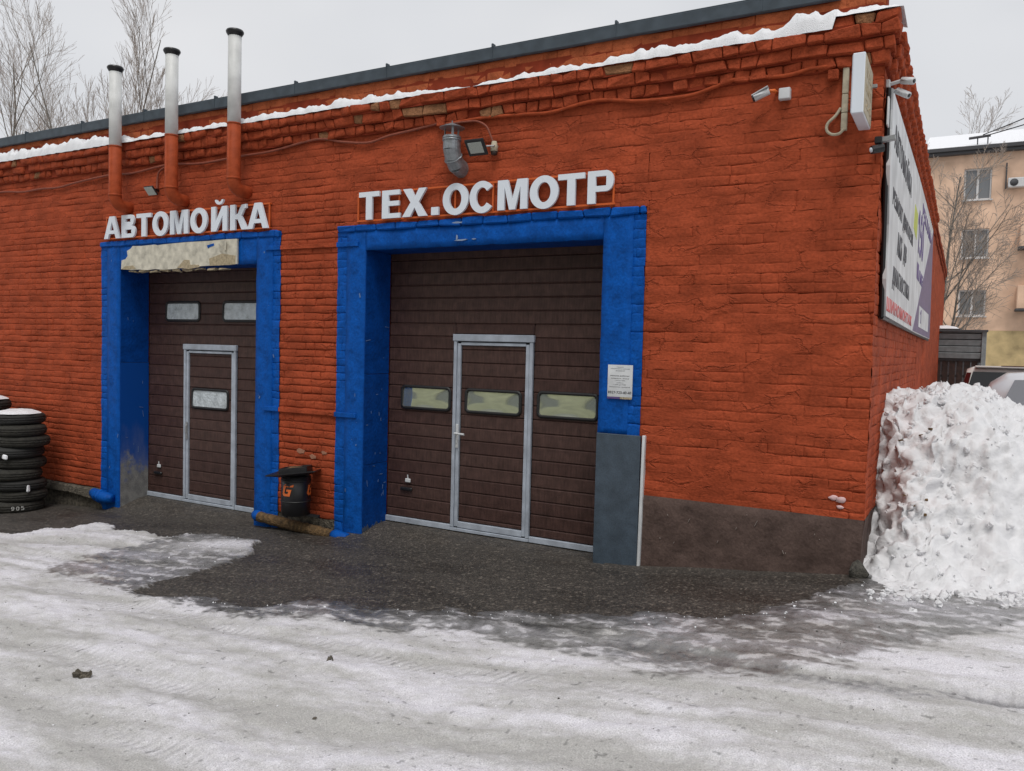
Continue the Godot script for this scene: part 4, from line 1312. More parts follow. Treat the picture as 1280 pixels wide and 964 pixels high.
	tube(ct4, smooth_path([Vector3(-8.28, 3.89, 0.02), Vector3(-8.40, 3.84, 0.03), Vector3(-8.44, 3.75, 0.03), Vector3(-8.43, 3.63, 0.04)]), 0.012, 7)
	tag(part("floodlight_cable", ct4, M.cable), "short brown cable bending down to the small grey floodlight", "cable")
	for q in [[-4.38, 3.955, "red painted junction box above the vent elbow", 0.085], [-0.925, 3.905, "red painted junction box left of the tan cable duct", 0.075]]:
		var j := thing("junction_box", q[2], "junction box", Vector3(q[0], q[1], 0.03))
		var st := mk()
		box(st, Vector3.ZERO, Vector3(q[3], q[3], 0.05), 0.008)
		part("box_body", st, M.cornice, j)
		var ld := mk()
		box(ld, Vector3(0, 0, 0.03), Vector3(q[3] * 0.92, q[3] * 0.92, 0.012), 0.004)
		part("lid", ld, M.cornice, j)
	# white camera and its box
	var cm := thing("security_camera", "small white bullet camera on the facade, pointing left", "camera", Vector3(-1.42, 3.815, 0.1))
	var cb := mk(true)
	tube(cb, [Vector3(-0.055, -0.028, 0.01), Vector3(0.05, 0.02, -0.01)], 0.027, 12)
	part("camera_body", cb, M.white, cm)
	var cl := mk(true)
	tube(cl, [Vector3(-0.066, -0.033, 0.012), Vector3(-0.053, -0.027, 0.0096)], 0.025, 12)
	part("lens", cl, M.black, cm)
	var hood := mk()
	box(hood, Vector3(-0.012, 0.02, 0.002), Vector3(0.13, 0.008, 0.058), 0.002, Basis(Vector3.BACK, 0.43))
	part("hood", hood, M.white, cm)
	var ar := mk(true)
	tube(ar, [Vector3(0.045, 0.018, -0.01), Vector3(0.085, 0.025, -0.03), Vector3(0.09, 0.025, -0.1)], 0.012, 8)
	part("arm", ar, M.orange, cm)
	var wbx := thing("cable_box", "small white square box right of the white bullet camera", "junction box", Vector3(-1.265, 3.815, 0.03))
	var wb := mk()
	box(wb, Vector3.ZERO, Vector3(0.085, 0.085, 0.05), 0.006)
	part("box_body", wb, M.white, wbx)
	var wl := mk()
	box(wl, Vector3(0, 0, 0.028), Vector3(0.08, 0.08, 0.008), 0.003)
	part("lid", wl, M.white, wbx)
	# tan duct with its hose, and the hanging lightbox
	var du := thing("cable_duct", "vertical tan cable duct on the facade left of the lightbox", "cable duct", Vector3(-0.84, 0, 0.02))
	for b in [[3.50, 3.625], [3.628, 3.76], [3.763, 3.955]]:
		var st := mk()
		box(st, Vector3(0, (b[0] + b[1]) / 2, 0), Vector3(0.042, b[1] - b[0], 0.036), 0.004)
		part("duct_length", st, M.cream, du)
	var de := mk()
	box(de, Vector3(0, 3.995, 0), Vector3(0.036, 0.065, 0.036), 0.004)
	part("duct_end", de, M.white, du)
	var hs := mk(true)
	tube(hs, smooth_path([Vector3(-0.868, 3.665, 0.02), Vector3(-0.90, 3.61, 0.03), Vector3(-0.95, 3.56, 0.035), Vector3(-0.955, 3.51, 0.035), Vector3(-0.92, 3.478, 0.035), Vector3(-0.87, 3.478, 0.035), Vector3(-0.838, 3.51, 0.03)]), 0.011, 8)
	tag(part("cable_hose", hs, M.cream), "curled cream hose at the foot of the tan cable duct", "hose")
	var lb := thing("lightbox_sign", "white unlit lightbox sticking out of the facade near the corner", "sign", Vector3(-0.70, 3.685, 0.265))
	var bx := mk()
	box(bx, Vector3.ZERO, Vector3(0.078, 0.40, 0.47), 0.005)
	part("casing", bx, M.letter, lb)
	for s in [-1, 1]:
		var fc := mk()
		box(fc, Vector3(0.04 * s, 0, 0), Vector3(0.006, 0.38, 0.45), 0.002)
		part("face_panel", fc, M.cream if s > 0 else M.white, lb)
	var ab := mk()
	box(ab, Vector3(0.055, 0.10, -0.22), Vector3(0.04, 0.025, 0.03), 0.003)
	box(ab, Vector3(-0.03, 0.1, -0.24), Vector3(0.03, 0.03, 0.04), 0.003)
	part("bracket", ab, M.steel, lb)
	var fw := mk()
	for k in 3:
		text(fw, ["ТЕХ", "ОСМОТР", "24"][k], -0.17, 0.17, 0.06 - 0.10 * k, 0.12 - 0.10 * k, Transform3D(Basis(Vector3.UP, PI / 2), Vector3(0.043, 0, 0)), 0.001)
	part("lettering", fw, M.fibre, lb)
	# cameras round the corner
	var bc := thing("security_camera", "black camera on a grey bracket at the corner below the lightbox", "camera", Vector3(-0.60, 3.36, 0.06))
	var s3 := mk()
	box(s3, Vector3(0.06, 0.045, -0.02), Vector3(0.10, 0.035, 0.05), 0.004, Basis(Vector3.BACK, 0.12))
	part("bracket", s3, M.steel, bc)
	var s4 := mk()
	box(s4, Vector3(0.0, 0.035, 0.0), Vector3(0.05, 0.05, 0.05), 0.006)
	tube(s4, [Vector3(0.03, -0.015, -0.01), Vector3(-0.04, -0.035, 0.03)], 0.03, 12)
	part("camera_body", s4, M.black, bc)
	var s5 := mk(true)
	tube(s5, [Vector3(-0.038, -0.034, 0.029), Vector3(-0.046, -0.036, 0.034)], 0.018, 12)
	part("lens", s5, M.letter, bc)
	for q in [[Vector3(-0.585, 3.845, -0.15), Vector3(-0.48, 3.855, -0.13), Vector3(-0.40, 3.83, -0.09), "upper white bullet camera on the side wall under the cornice"], [Vector3(-0.585, 3.80, -0.18), Vector3(-0.51, 3.795, -0.16), Vector3(-0.43, 3.74, -0.12), "lower white bullet camera on the side wall above the banner"]]:
		var sc := thing("security_camera", q[3], "camera", q[0], "white cameras on the side wall")
		var a := mk()
		box(a, Vector3(0.012, 0, 0), Vector3(0.03, 0.06, 0.06), 0.006)
		tube(a, [Vector3(0.02, 0, 0), q[1] - q[0]], 0.014, 8)
		part("arm", a, M.white, sc)
		var b := mk(true)
		tube(b, [q[1] - q[0], q[2] - q[0]], 0.025, 14)
		part("camera_body", b, M.white, sc)
		var l := mk(true)
		var d: Vector3 = (q[2] - q[1]).normalized()
		tube(l, [q[2] - q[0] - d * 0.002, q[2] - q[0] + d * 0.004], 0.014, 14)
		part("lens", l, M.black, sc)
	var pl := mk()
	box(pl, Vector3(CORNER + 0.03, 3.62, -0.13), Vector3(0.012, 0.2, 0.24), 0.003)
	tag(part("wall_plate", pl, M.white), "small white plate on the side wall just before the banner", "plate")
	# opening hours plaque
	var pq := thing("info_plaque", "white opening hours plaque on the blue right column of the inspection gate", "sign", Vector3(-2.515, 1.60, 0.032))
	var ps := mk()
	box(ps, Vector3.ZERO, Vector3(0.222, 0.27, 0.006), 0.001)
	part("plate", ps, M.white, pq)
	var strip := mk()
	box(strip, Vector3(-0.055, -0.143, 0.0), Vector3(0.112, 0.018, 0.005), 0.001)
	part("blue_strip", strip, M.ink_purple, pq)
	var strip2 := mk()
	box(strip2, Vector3(0.056, -0.143, 0.0), Vector3(0.106, 0.018, 0.005), 0.001)
	part("grey_strip", strip2, M.fibre, pq)
	var rows := [["Пункт", 0.03, 0.112, 0.008], ["технического осмотра", 0.085, 0.097, 0.008], ["автомобилей", 0.04, 0.082, 0.008], ["Режим работы:", 0.085, 0.036, 0.013], ["понедельник - пятница", 0.08, 0.015, 0.009], ["с 9:00 до 18:00", 0.045, -0.001, 0.009], ["суббота", 0.03, -0.02, 0.008], ["с 9:00 до 15:00", 0.055, -0.037, 0.010], ["Воскресенье - выходной", 0.09, -0.056, 0.010], ["8927-723-40-40", 0.104, -0.108, 0.022]]
	var tx := mk()
	for r in rows: text(tx, r[0], -r[1], r[1], r[2], r[2] + r[3], Transform3D(Basis(), Vector3(0, 0, 0.003)), 0.0008, r[3] > 0.012)
	part("lettering", tx, M.ink, pq)
	# torn white sheathing over the car wash gate
	var tb := thing("torn_board", "torn cream foam board over the lintel of the car wash gate", "board", Vector3(0, 0, 0.03))
	var p := PackedVector2Array()
	for q in [[-9.08, 2.70], [-8.98, 2.695], [-8.9, 2.685], [-8.75, 2.69], [-8.6, 2.678], [-8.45, 2.688], [-8.3, 2.675], [-8.1, 2.68], [-7.95, 2.69], [-7.8, 2.683], [-7.65, 2.70], [-7.4, 2.705], [-7.2, 2.70], [-7.07, 2.709], [-7.07, 2.985], [-7.25, 2.987], [-7.5, 2.98], [-7.9, 2.982], [-8.3, 2.973], [-8.42, 2.966], [-8.46, 2.977], [-8.7, 2.97], [-8.86, 2.975], [-8.90, 2.945], [-8.97, 2.92], [-8.955, 2.86], [-9.0, 2.82], [-9.07, 2.81]]: p.append(Vector2(q[0], q[1]))
	var b1 := mk()
	prism(b1, p, 0.0, 0.022)
	part("foam_sheet", b1, M.board, tb)
	var torn := [[[-8.05, 2.69], [-7.93, 2.78], [-7.84, 2.775], [-7.83, 2.72], [-7.68, 2.715], [-7.67, 2.69], [-7.85, 2.672]], [[-7.5, 2.70], [-7.51, 2.78], [-7.3, 2.83], [-7.09, 2.80], [-7.09, 2.705], [-7.3, 2.7]], [[-9.07, 2.70], [-9.0, 2.735], [-8.85, 2.74], [-8.8, 2.70], [-8.95, 2.692]]]
	for tpoly in torn:
		var pp := PackedVector2Array()
		for q in tpoly: pp.append(Vector2(q[0], q[1]))
		var b3 := mk()
		prism(b3, pp, 0.01, 0.026)
		part("torn_patch", b3, M.fibre, tb)
	var bl := mk()
	prism(bl, PackedVector2Array([Vector2(-7.55, 2.93), Vector2(-7.44, 2.95), Vector2(-7.43, 2.925), Vector2(-7.5, 2.91), Vector2(-7.53, 2.895)]), 0.015, 0.0255)
	part("blue_scrap", bl, M.blue, tb)
	var fl := mk()
	face(fl, [Vector3(-7.33, 2.95, 0.05), Vector3(-7.23, 2.86, 0.06), Vector3(-7.34, 2.86, 0.03)], Vector3(-7.3, 2.9, 0))
	face(fl, [Vector3(-7.23, 2.975, 0.024), Vector3(-7.19, 2.86, 0.07), Vector3(-7.26, 2.87, 0.03)], Vector3(-7.2, 2.9, 0))
	part("loose_flap", fl, M.board, tb)
	var un := mk()
	for k in 9:
		var x := -8.9 + k * 0.2
		box(un, Vector3(x, 2.672 - 0.006 * (k % 3), -0.02), Vector3(0.13, 0.02, 0.06), 0.005, Basis(Vector3.BACK, rng.randf_range(-0.15, 0.15)), 0.02)
	part("ragged_edge", un, M.fibre, tb)
	var fg := mk()
	prism(fg, PackedVector2Array([Vector2(-6.93, 2.70), Vector2(-6.84, 2.71), Vector2(-6.85, 2.57), Vector2(-6.91, 2.575), Vector2(-6.915, 2.66)]), -0.01, 0.0, Transform3D(Basis(Vector3.UP, 0.2), Vector3(0, 0, -1.40)))
	part("hanging_scrap", fg, M.fibre, tb)

func sign_frame(parent: Node, x0: float, x1: float, y0: float, y1: float, posts: Array):
	for y in [y0, y1]:
		var r := mk()
		box(r, Vector3((x0 + x1) / 2, y, 0.03), Vector3(x1 - x0, 0.018, 0.018), 0.002)
		part("rail", r, M.rail, parent)
	for x in posts:
		var q := mk()
		box(q, Vector3(x, (y0 + y1) / 2, 0.03), Vector3(0.016, y1 - y0 - 0.02, 0.016), 0.002)
		part("upright", q, M.rail, parent)
		for y in [y0, y1]:
			var s := mk()
			tube(s, [Vector3(x, y, -0.02), Vector3(x, y, 0.03)], 0.006, 6)
			part("fixing", s, M.rail, parent)

func build_signs():
	var a := thing("letter_sign", "white letters АВТОМОЙКА on orange rails over the car wash gate", "sign", Vector3.ZERO, "letter signs over the gates")
	sign_frame(a, -9.40, -6.59, 3.085, 3.345, [-9.39, -8.0, -6.60])
	var la := [["А", -9.395, -9.09, 3.352], ["В", -9.056, -8.798, 3.353], ["Т", -8.774, -8.506, 3.353], ["О", -8.48, -8.20, 3.360], ["М", -8.166, -7.858, 3.353], ["О", -7.818, -7.538, 3.360], ["Й", -7.47, -7.215, 3.430], ["К", -7.167, -6.893, 3.357], ["А", -6.895, -6.59, 3.357]]
	for l in la: glyph(a, l[0], l[1], l[2], 3.072 if l[0] == "О" else 3.080, l[3])
	var b := thing("letter_sign", "white letters ТЕХ.ОСМОТР on orange rails over the inspection gate", "sign", Vector3.ZERO, "letter signs over the gates")
	sign_frame(b, -5.38, -2.61, 3.085, 3.352, [-5.37, -4.86, -4.21, -3.80, -2.625])
	var lb := [["Т", -5.336, -5.082, 3.363], ["Е", -5.046, -4.826, 3.360], ["Х", -4.80, -4.51, 3.356], [".", -4.459, -4.376, 3.164], ["О", -4.329, -4.046, 3.370], ["С", -4.032, -3.766, 3.368], ["М", -3.733, -3.43, 3.356], ["О", -3.406, -3.126, 3.366], ["Т", -3.130, -2.878, 3.360], ["Р", -2.85, -2.614, 3.363]]
	for l in lb: glyph(b, l[0], l[1], l[2], 3.076 if l[0] in ["О", "С"] else 3.090, l[3])

func bowl(y0: float, y1: float, xs: float, xr: float, t: float) -> Array:
	var out := []
	var inn := []
	var ry := (y1 - y0) / 2
	var rx := minf(ry * 0.9, (xr - xs) * 0.75)
	for k in 13:
		var a := PI / 2 - PI * k / 12.0
		out.append([xr - rx + cos(a) * rx, (y0 + y1) / 2 + sin(a) * ry])
		inn.append([xr - rx + cos(a) * (rx - t), (y0 + y1) / 2 + sin(a) * (ry - t * 0.62)])
	inn.reverse()
	return [[xs, y1]] + out + [[xs, y0], [xs, y0 + t * 0.62]] + inn + [[xs, y1 - t * 0.62]]

func ring_bits(a0: float, a1: float, n: int) -> Array:
	# pieces of a heavy oval, angles in turns
	var bits := []
	for k in n:
		var q := []
		for w in [[k, 0], [k + 1, 0], [k + 1, 1], [k, 1]]:
			var a := TAU * lerpf(a0, a1, w[0] / float(n))
			var rx := 0.5 if w[1] == 0 else 0.235
			var ry := 0.5 if w[1] == 0 else 0.30
			q.append([0.5 + rx * cos(a), 0.5 + ry * sin(a)])
		bits.append(q)
	return bits

func glyph_bits(ch: String) -> Array:
	match ch:
		"Т": return [[[0, 1], [0, 0.82], [0.35, 0.82], [0.35, 0], [0.65, 0], [0.65, 0.82], [1, 0.82], [1, 1]]]
		"Е": return [[[0, 0], [0, 1], [0.97, 1], [0.97, 0.83], [0.36, 0.83], [0.36, 0.61], [0.93, 0.61], [0.93, 0.44], [0.36, 0.44], [0.36, 0.17], [1, 0.17], [1, 0]]]
		"Х": return [[[0, 0], [0.34, 0.51], [0.03, 1], [0.36, 1], [0.515, 0.70], [0.67, 1], [0.98, 1], [0.67, 0.51], [1, 0], [0.67, 0], [0.505, 0.32], [0.33, 0]]]
		"М": return [[[0, 0], [0, 1], [0.34, 1], [0.5, 0.36], [0.66, 1], [1, 1], [1, 0], [0.77, 0], [0.77, 0.76], [0.60, 0], [0.40, 0], [0.23, 0.76], [0.23, 0]]]
		"К": return [[[0, 0], [0, 1], [0.29, 1], [0.29, 0.60], [0.45, 0.64], [0.55, 0.84], [0.66, 0.98], [0.92, 1], [0.92, 0.84], [0.82, 0.83], [0.74, 0.70], [0.64, 0.55], [1, 0], [0.66, 0], [0.43, 0.42], [0.29, 0.42], [0.29, 0]]]
		"Й":
			var h := 0.785
			var br := []
			for k in 11: br.append([0.5 + 0.27 * cos(PI + PI * k / 10.0), 1.0 + 0.16 * sin(PI + PI * k / 10.0)])
			for k in 11: br.append([0.5 + 0.15 * cos(TAU - PI * k / 10.0), 1.0 + 0.075 * sin(TAU - PI * k / 10.0)])
			return [[[0, 0], [0, h], [0.28, h], [0.28, 0.38 * h], [0.68, h], [1, h], [1, 0], [0.72, 0], [0.72, 0.62 * h], [0.32, 0]], br]
		"А": return [[[0, 0], [0.25, 0], [0.32, 0.21], [0.5, 0.21], [0.5, 0.37], [0.37, 0.37], [0.5, 0.76], [0.5, 1], [0.34, 1]], [[1, 0], [0.75, 0], [0.68, 0.21], [0.5, 0.21], [0.5, 0.37], [0.63, 0.37], [0.5, 0.76], [0.5, 1], [0.66, 1]]]
		"В": return [[[0, 0], [0.3, 0], [0.3, 1], [0, 1]], bowl(0.525, 1.0, 0.3, 0.92, 0.27), bowl(0.0, 0.525, 0.3, 1.0, 0.28)]
		"Р": return [[[0, 0], [0.31, 0], [0.31, 1], [0, 1]], bowl(0.36, 1.0, 0.31, 1.0, 0.28)]
		"О": return ring_bits(0, 1, 36)
		"С": return ring_bits(0.105, 0.895, 30)
	return [[[0, 0], [1, 0], [1, 1], [0, 1]]]

func glyph(parent: Node, ch: String, x0: float, x1: float, y0: float, y1: float):
	var st := mk()
	for bit in glyph_bits(ch):
		var p := PackedVector2Array()
		for q in bit: p.append(Vector2(lerpf(x0, x1, q[0]), lerpf(y0, y1, q[1])))
		prism(st, p, 0.042, 0.066)
	part("letter", st, M.letter, parent)

func build_litter_bin():
	var t := thing("litter_bin", "black steel litter bin with an orange letter on the brick pier", "litter bin", Vector3(-6.01, 0, 0.19))
	var c := mk(true)
	tube(c, [Vector3(0, 0.07, 0), Vector3(0, 0.47, 0)], [0.147, 0.15], 24)
	part("drum", c, M.black, t)
	var rb := mk(true)
	for y in [0.215, 0.43]: tube(rb, [Vector3(0, y - 0.008, 0), Vector3(0, y, 0), Vector3(0, y + 0.008, 0)], [0.151, 0.157, 0.151], 24)
	part("rib", rb, M.rubber, t)
	var po := mk()
	box(po, Vector3(-0.165, 0.27, -0.03), Vector3(0.03, 0.52, 0.03), 0.003)
	box(po, Vector3(0.1, 0.06, -0.08), Vector3(0.3, 0.03, 0.03), 0.003)
	part("post", po, M.black, t)
	# flared square mouth, tilted
	var fb := Basis(Vector3.BACK, 0.13) * Basis(Vector3.UP, 0.55)
	var fm := mk()
	for k in 4:
		var r := Basis(Vector3.UP, PI / 2 * k)
		var q := [Vector3(-0.14, 0, 0.14), Vector3(0.14, 0, 0.14), Vector3(0.25, 0.03, 0.25), Vector3(-0.25, 0.03, 0.25)]
		var up := q.map(func(w): return fb * (r * w) + Vector3(0, 0.49, 0))
		var dn := q.map(func(w): return fb * (r * w) + Vector3(0, 0.478, 0))
		loft(fm, [dn, up])
		box(fm, fb * (r * Vector3(0, 0.035, 0.14)) + Vector3(0, 0.49, 0), Vector3(0.28, 0.08, 0.01), 0.002, fb * r)
	part("mouth", fm, M.black, t)
	var rub := mk(true)
	lathe(rub, [[0.135, 0.50], [0.12, 0.535], [0.07, 0.56], [0.0, 0.57]], 14)
	part("ash", rub, M.insul, t)
	# the orange letter, bent round the drum
	for s in [[-0.45, 1.0], [1.42, 1.0]]:
		var g := mk()
		var strokes := [[0, 0.062, 0.012, 0.078, 0.1], [0, 0.0, 0.012, 0.0, 0.0]]
		var P := PackedVector2Array([Vector2(-0.045, 0.02), Vector2(-0.03, 0.0), Vector2(0.028, 0.0), Vector2(0.045, 0.062), Vector2(0.002, 0.062), Vector2(-0.004, 0.044), Vector2(0.018, 0.044), Vector2(0.012, 0.022), Vector2(-0.015, 0.022), Vector2(-0.022, 0.030), Vector2(-0.010, 0.078), Vector2(-0.002, 0.084), Vector2(0.058, 0.084), Vector2(0.064, 0.106), Vector2(-0.016, 0.106), Vector2(-0.032, 0.090)])
		var inset := Basis(Vector3.UP, s[0] + 1.45)
		var shape := mk()
		prism(shape, P, 0.0, 0.003)
		var mdt := shape.commit()
		var arr := mdt.surface_get_arrays(0)
		for v in arr[Mesh.ARRAY_VERTEX]:
			var a: float = v.x * 1.25 / 0.152 + s[0]
			g.add_vertex(Vector3(sin(a + 0.55) * (0.1505 + v.z), v.y * 1.15 + 0.278, cos(a + 0.55) * (0.1505 + v.z)))
		part("emblem", g, M.orange, t)
	# insulated pipe below the bin
	var ip := thing("insulated_pipe", "pipe wrapped in torn tan insulation under the litter bin", "pipe", Vector3.ZERO)
	var pts := []
	var rad := []
	for k in 25:
		var a := k / 24.0
		pts.append(Vector3(lerpf(-6.64, -5.62, a), lerpf(-0.055, -0.118, a), 0.085))
		rad.append(0.058 + 0.012 * nf.get_noise_1d(k * 0.7))
	var ps := mk(true)
	tube(ps, pts, rad, 14)
	part("insulation", ps, M.insul, ip)
	for s in [[-6.74, -6.63, -0.05], [-5.64, -5.40, -0.125]]:
		var e := mk(true)
		tube(e, [Vector3(s[0], s[2], 0.05), Vector3((s[0] + s[1]) / 2, s[2], 0.075), Vector3(s[1], s[2], 0.075)], [0.05, 0.064, 0.05], 12)
		part("pipe_end", e, M.blue, ip)
	var st := thing("pipe_stub", "blue painted pipe stub at the left foot of the car wash surround", "pipe", Vector3.ZERO)
	var e2 := mk(true)
	tube(e2, [Vector3(-9.62, -0.12, 0.05), Vector3(-9.5, -0.14, 0.075), Vector3(-9.3, -0.15, 0.08), Vector3(-9.22, -0.15, 0.06)], [0.06, 0.075, 0.07, 0.05], 12)
	part("stub", e2, M.blue, st)
	var e3 := mk(true)
	tube(e3, [Vector3(-9.46, -0.14, 0.076), Vector3(-9.40, -0.145, 0.08)], 0.082, 12)
	part("collar", e3, M.blue, st)
	# cement smears on the brick above the bin
	for q in [[-6.12, 0.70, 0.06, "leftmost pale cement smear above the litter bin"], [-5.95, 0.655, 0.05, "middle and lowest pale cement smear above the litter bin"], [-5.8, 0.71, 0.04, "rightmost pale cement smear above the litter bin"]]:
		var pp := PackedVector2Array()
		for k in 11:
			var a := TAU * k / 11
			pp.append(Vector2(q[0] + cos(a) * q[2] * (1 + 0.5 * nz.get_noise_2d(k * 2.3, q[0])), q[1] + sin(a) * q[2] * 0.5 * (1 + 0.5 * nz.get_noise_2d(k * 3.1, q[1]))))
		var sm := mk()
		prism(sm, pp, -0.01, 0.009, Transform3D(), 0.003)
		tag(part("cement_smear", sm, M.smear), q[3], "smear", "cement smears above the litter bin")

# ---------------------------------------------------------------- tyres
func tyre_mesh(R: float, w: float) -> Array:
	# [carcass, tread ribs]; axis upright, base at 0
	var c := mk(true)
	var prof := [[R * 0.60, 0.02], [R * 0.63, 0.004], [R * 0.80, 0.0], [R * 0.92, 0.012], [R * 0.985, 0.03], [R, 0.045], [R, w * 0.36], [R - 0.009, w * 0.37], [R - 0.009, w * 0.41], [R, w * 0.42], [R, w * 0.58], [R - 0.009, w * 0.59], [R - 0.009, w * 0.63], [R, w * 0.64], [R, w - 0.045], [R * 0.985, w - 0.03], [R * 0.92, w - 0.012], [R * 0.80, w], [R * 0.63, w - 0.004], [R * 0.60, w - 0.02], [R * 0.60, w / 2]]
	lathe(c, prof, 36)
	lathe(c, [[R * 0.60, w / 2], [R * 0.60, 0.02]], 36)
	c.generate_normals()
	var t := mk()
	for y in [w * 0.5]:
		for k in 48:
			if k % 2: continue
			var a0 := TAU * k / 48
			var mid := a0 + TAU / 96
			box(t, Vector3(cos(mid) * R, y, sin(mid) * R), Vector3(0.010, w * 0.13, TAU * R / 48 * 1.3), 0.002, Basis(Vector3.UP, -mid))
	t.generate_normals()
	return [c.commit(), t.commit()]

func snow_cap(at: Vector3, r: float, h: float, label: String):
	var st := mk(true)
	var rows := []
	var n := 28
	sheet(st, 8, n, func(i, j):
		var a = TAU * j / n
		var q = i / 8.0
		var rr = r * q * (1 + 0.08 * nz.get_noise_2d(cos(a) * 2, sin(a) * 2))
		return at + Vector3(cos(a) * rr, h * (1 - pow(q, 3)) + 0.012 * nz.get_noise_2d(cos(a) * rr * 12, sin(a) * rr * 12) * (1 - q), sin(a) * rr), true)
	tag(part("tyre_snow", st, M.snow), label, "snow")

func build_tyres():
	var made := {}
	var spots := [[-10.50, 0.50, 9, 0.139, 0.30, "front"], [-11.38, 0.42, 10, 0.143, 0.31, "rear"]]
	for s in spots:
		var y: float = ground_base(s[0], s[1]) - 0.01
		for k in s[2]:
			var kind = (k * 7 + int(s[2])) % 3
			var key := "%d" % kind
			var R: float = [0.30, 0.288, 0.308][kind]
			if not made.has(key): made[key] = tyre_mesh(R, 0.142)
			var lab := "%s worn black tyre from the bottom of the %s stack" % [["first", "second", "third", "fourth", "fifth", "sixth", "seventh", "eighth", "ninth", "tenth"][k], "front tyre" if s[5] == "front" else "rear tyre"]
			if k == s[2] - 1: lab = "snow topped worn tyre on the %s tyre stack" % s[5]
			if k == 0 and s[5] == "front": lab = "bottom tyre of the front stack, chalked with digits"
			var t := thing("tyre", lab, "tyre", Vector3(s[0] + rng.randf_range(-0.06, 0.06) * minf(k, 1), y, s[1] + rng.randf_range(-0.06, 0.06) * minf(k, 1)), "tyres stacked by the wall")
			t.rotation = Vector3(rng.randf_range(-0.025, 0.025), rng.randf() * TAU, rng.randf_range(-0.025, 0.025))
			var m: Material = M.tyre2 if (k * 5 + s[2]) % 3 != 1 else M.tyre
			put("carcass", made[key][0], m, t)
			put("tread", made[key][1], m, t)
			y += s[3]
		snow_cap(Vector3(s[0], y + 0.004, s[1]), 0.265, 0.05, "snow lying on the %s tyre stack" % s[5])
	# chalk digits on the bottom tyre, white patch higher up
	var cb := Vector3(-10.50, ground_base(-10.5, 0.5) - 0.01, 0.50)
	var st := mk()
	for k in 3:
		var a := 0.52 + (1 - k) * 0.17 + 0.0
		var n := Vector3(cos(a), 0, sin(a))
		text(st, "905"[k], -0.018, 0.018, 0.055, 0.105, Transform3D(Basis(Vector3(-n.z, 0, n.x) * -1, Vector3.UP, n), cb + n * 0.312), 0.002)
	tag(part("chalk_digits", st, M.chalk), "chalk digits 905 on the bottom tyre", "digits")
	for q in [[0.15, 0.32, 0.02, 0.09], [0.95, 0.73, 0.03, 0.06]]:
		var n := Vector3(cos(q[0]), 0, sin(q[0]))
		var s2 := mk()
		box(s2, cb + n * 0.318 + Vector3(0, q[1], 0), Vector3(q[2] * 2, q[3], 0.03), 0.012, Basis(Vector3(-n.z, 0, n.x) * -1, Vector3.UP, n), 0.01)
		tag(part("snow_lump", s2, M.snow), "narrow lump of snow low on the right of the front tyre stack" if q[1] < 0.5 else "lump of snow high on the left of the front tyre stack", "snow", "snow lumps on the tyres")

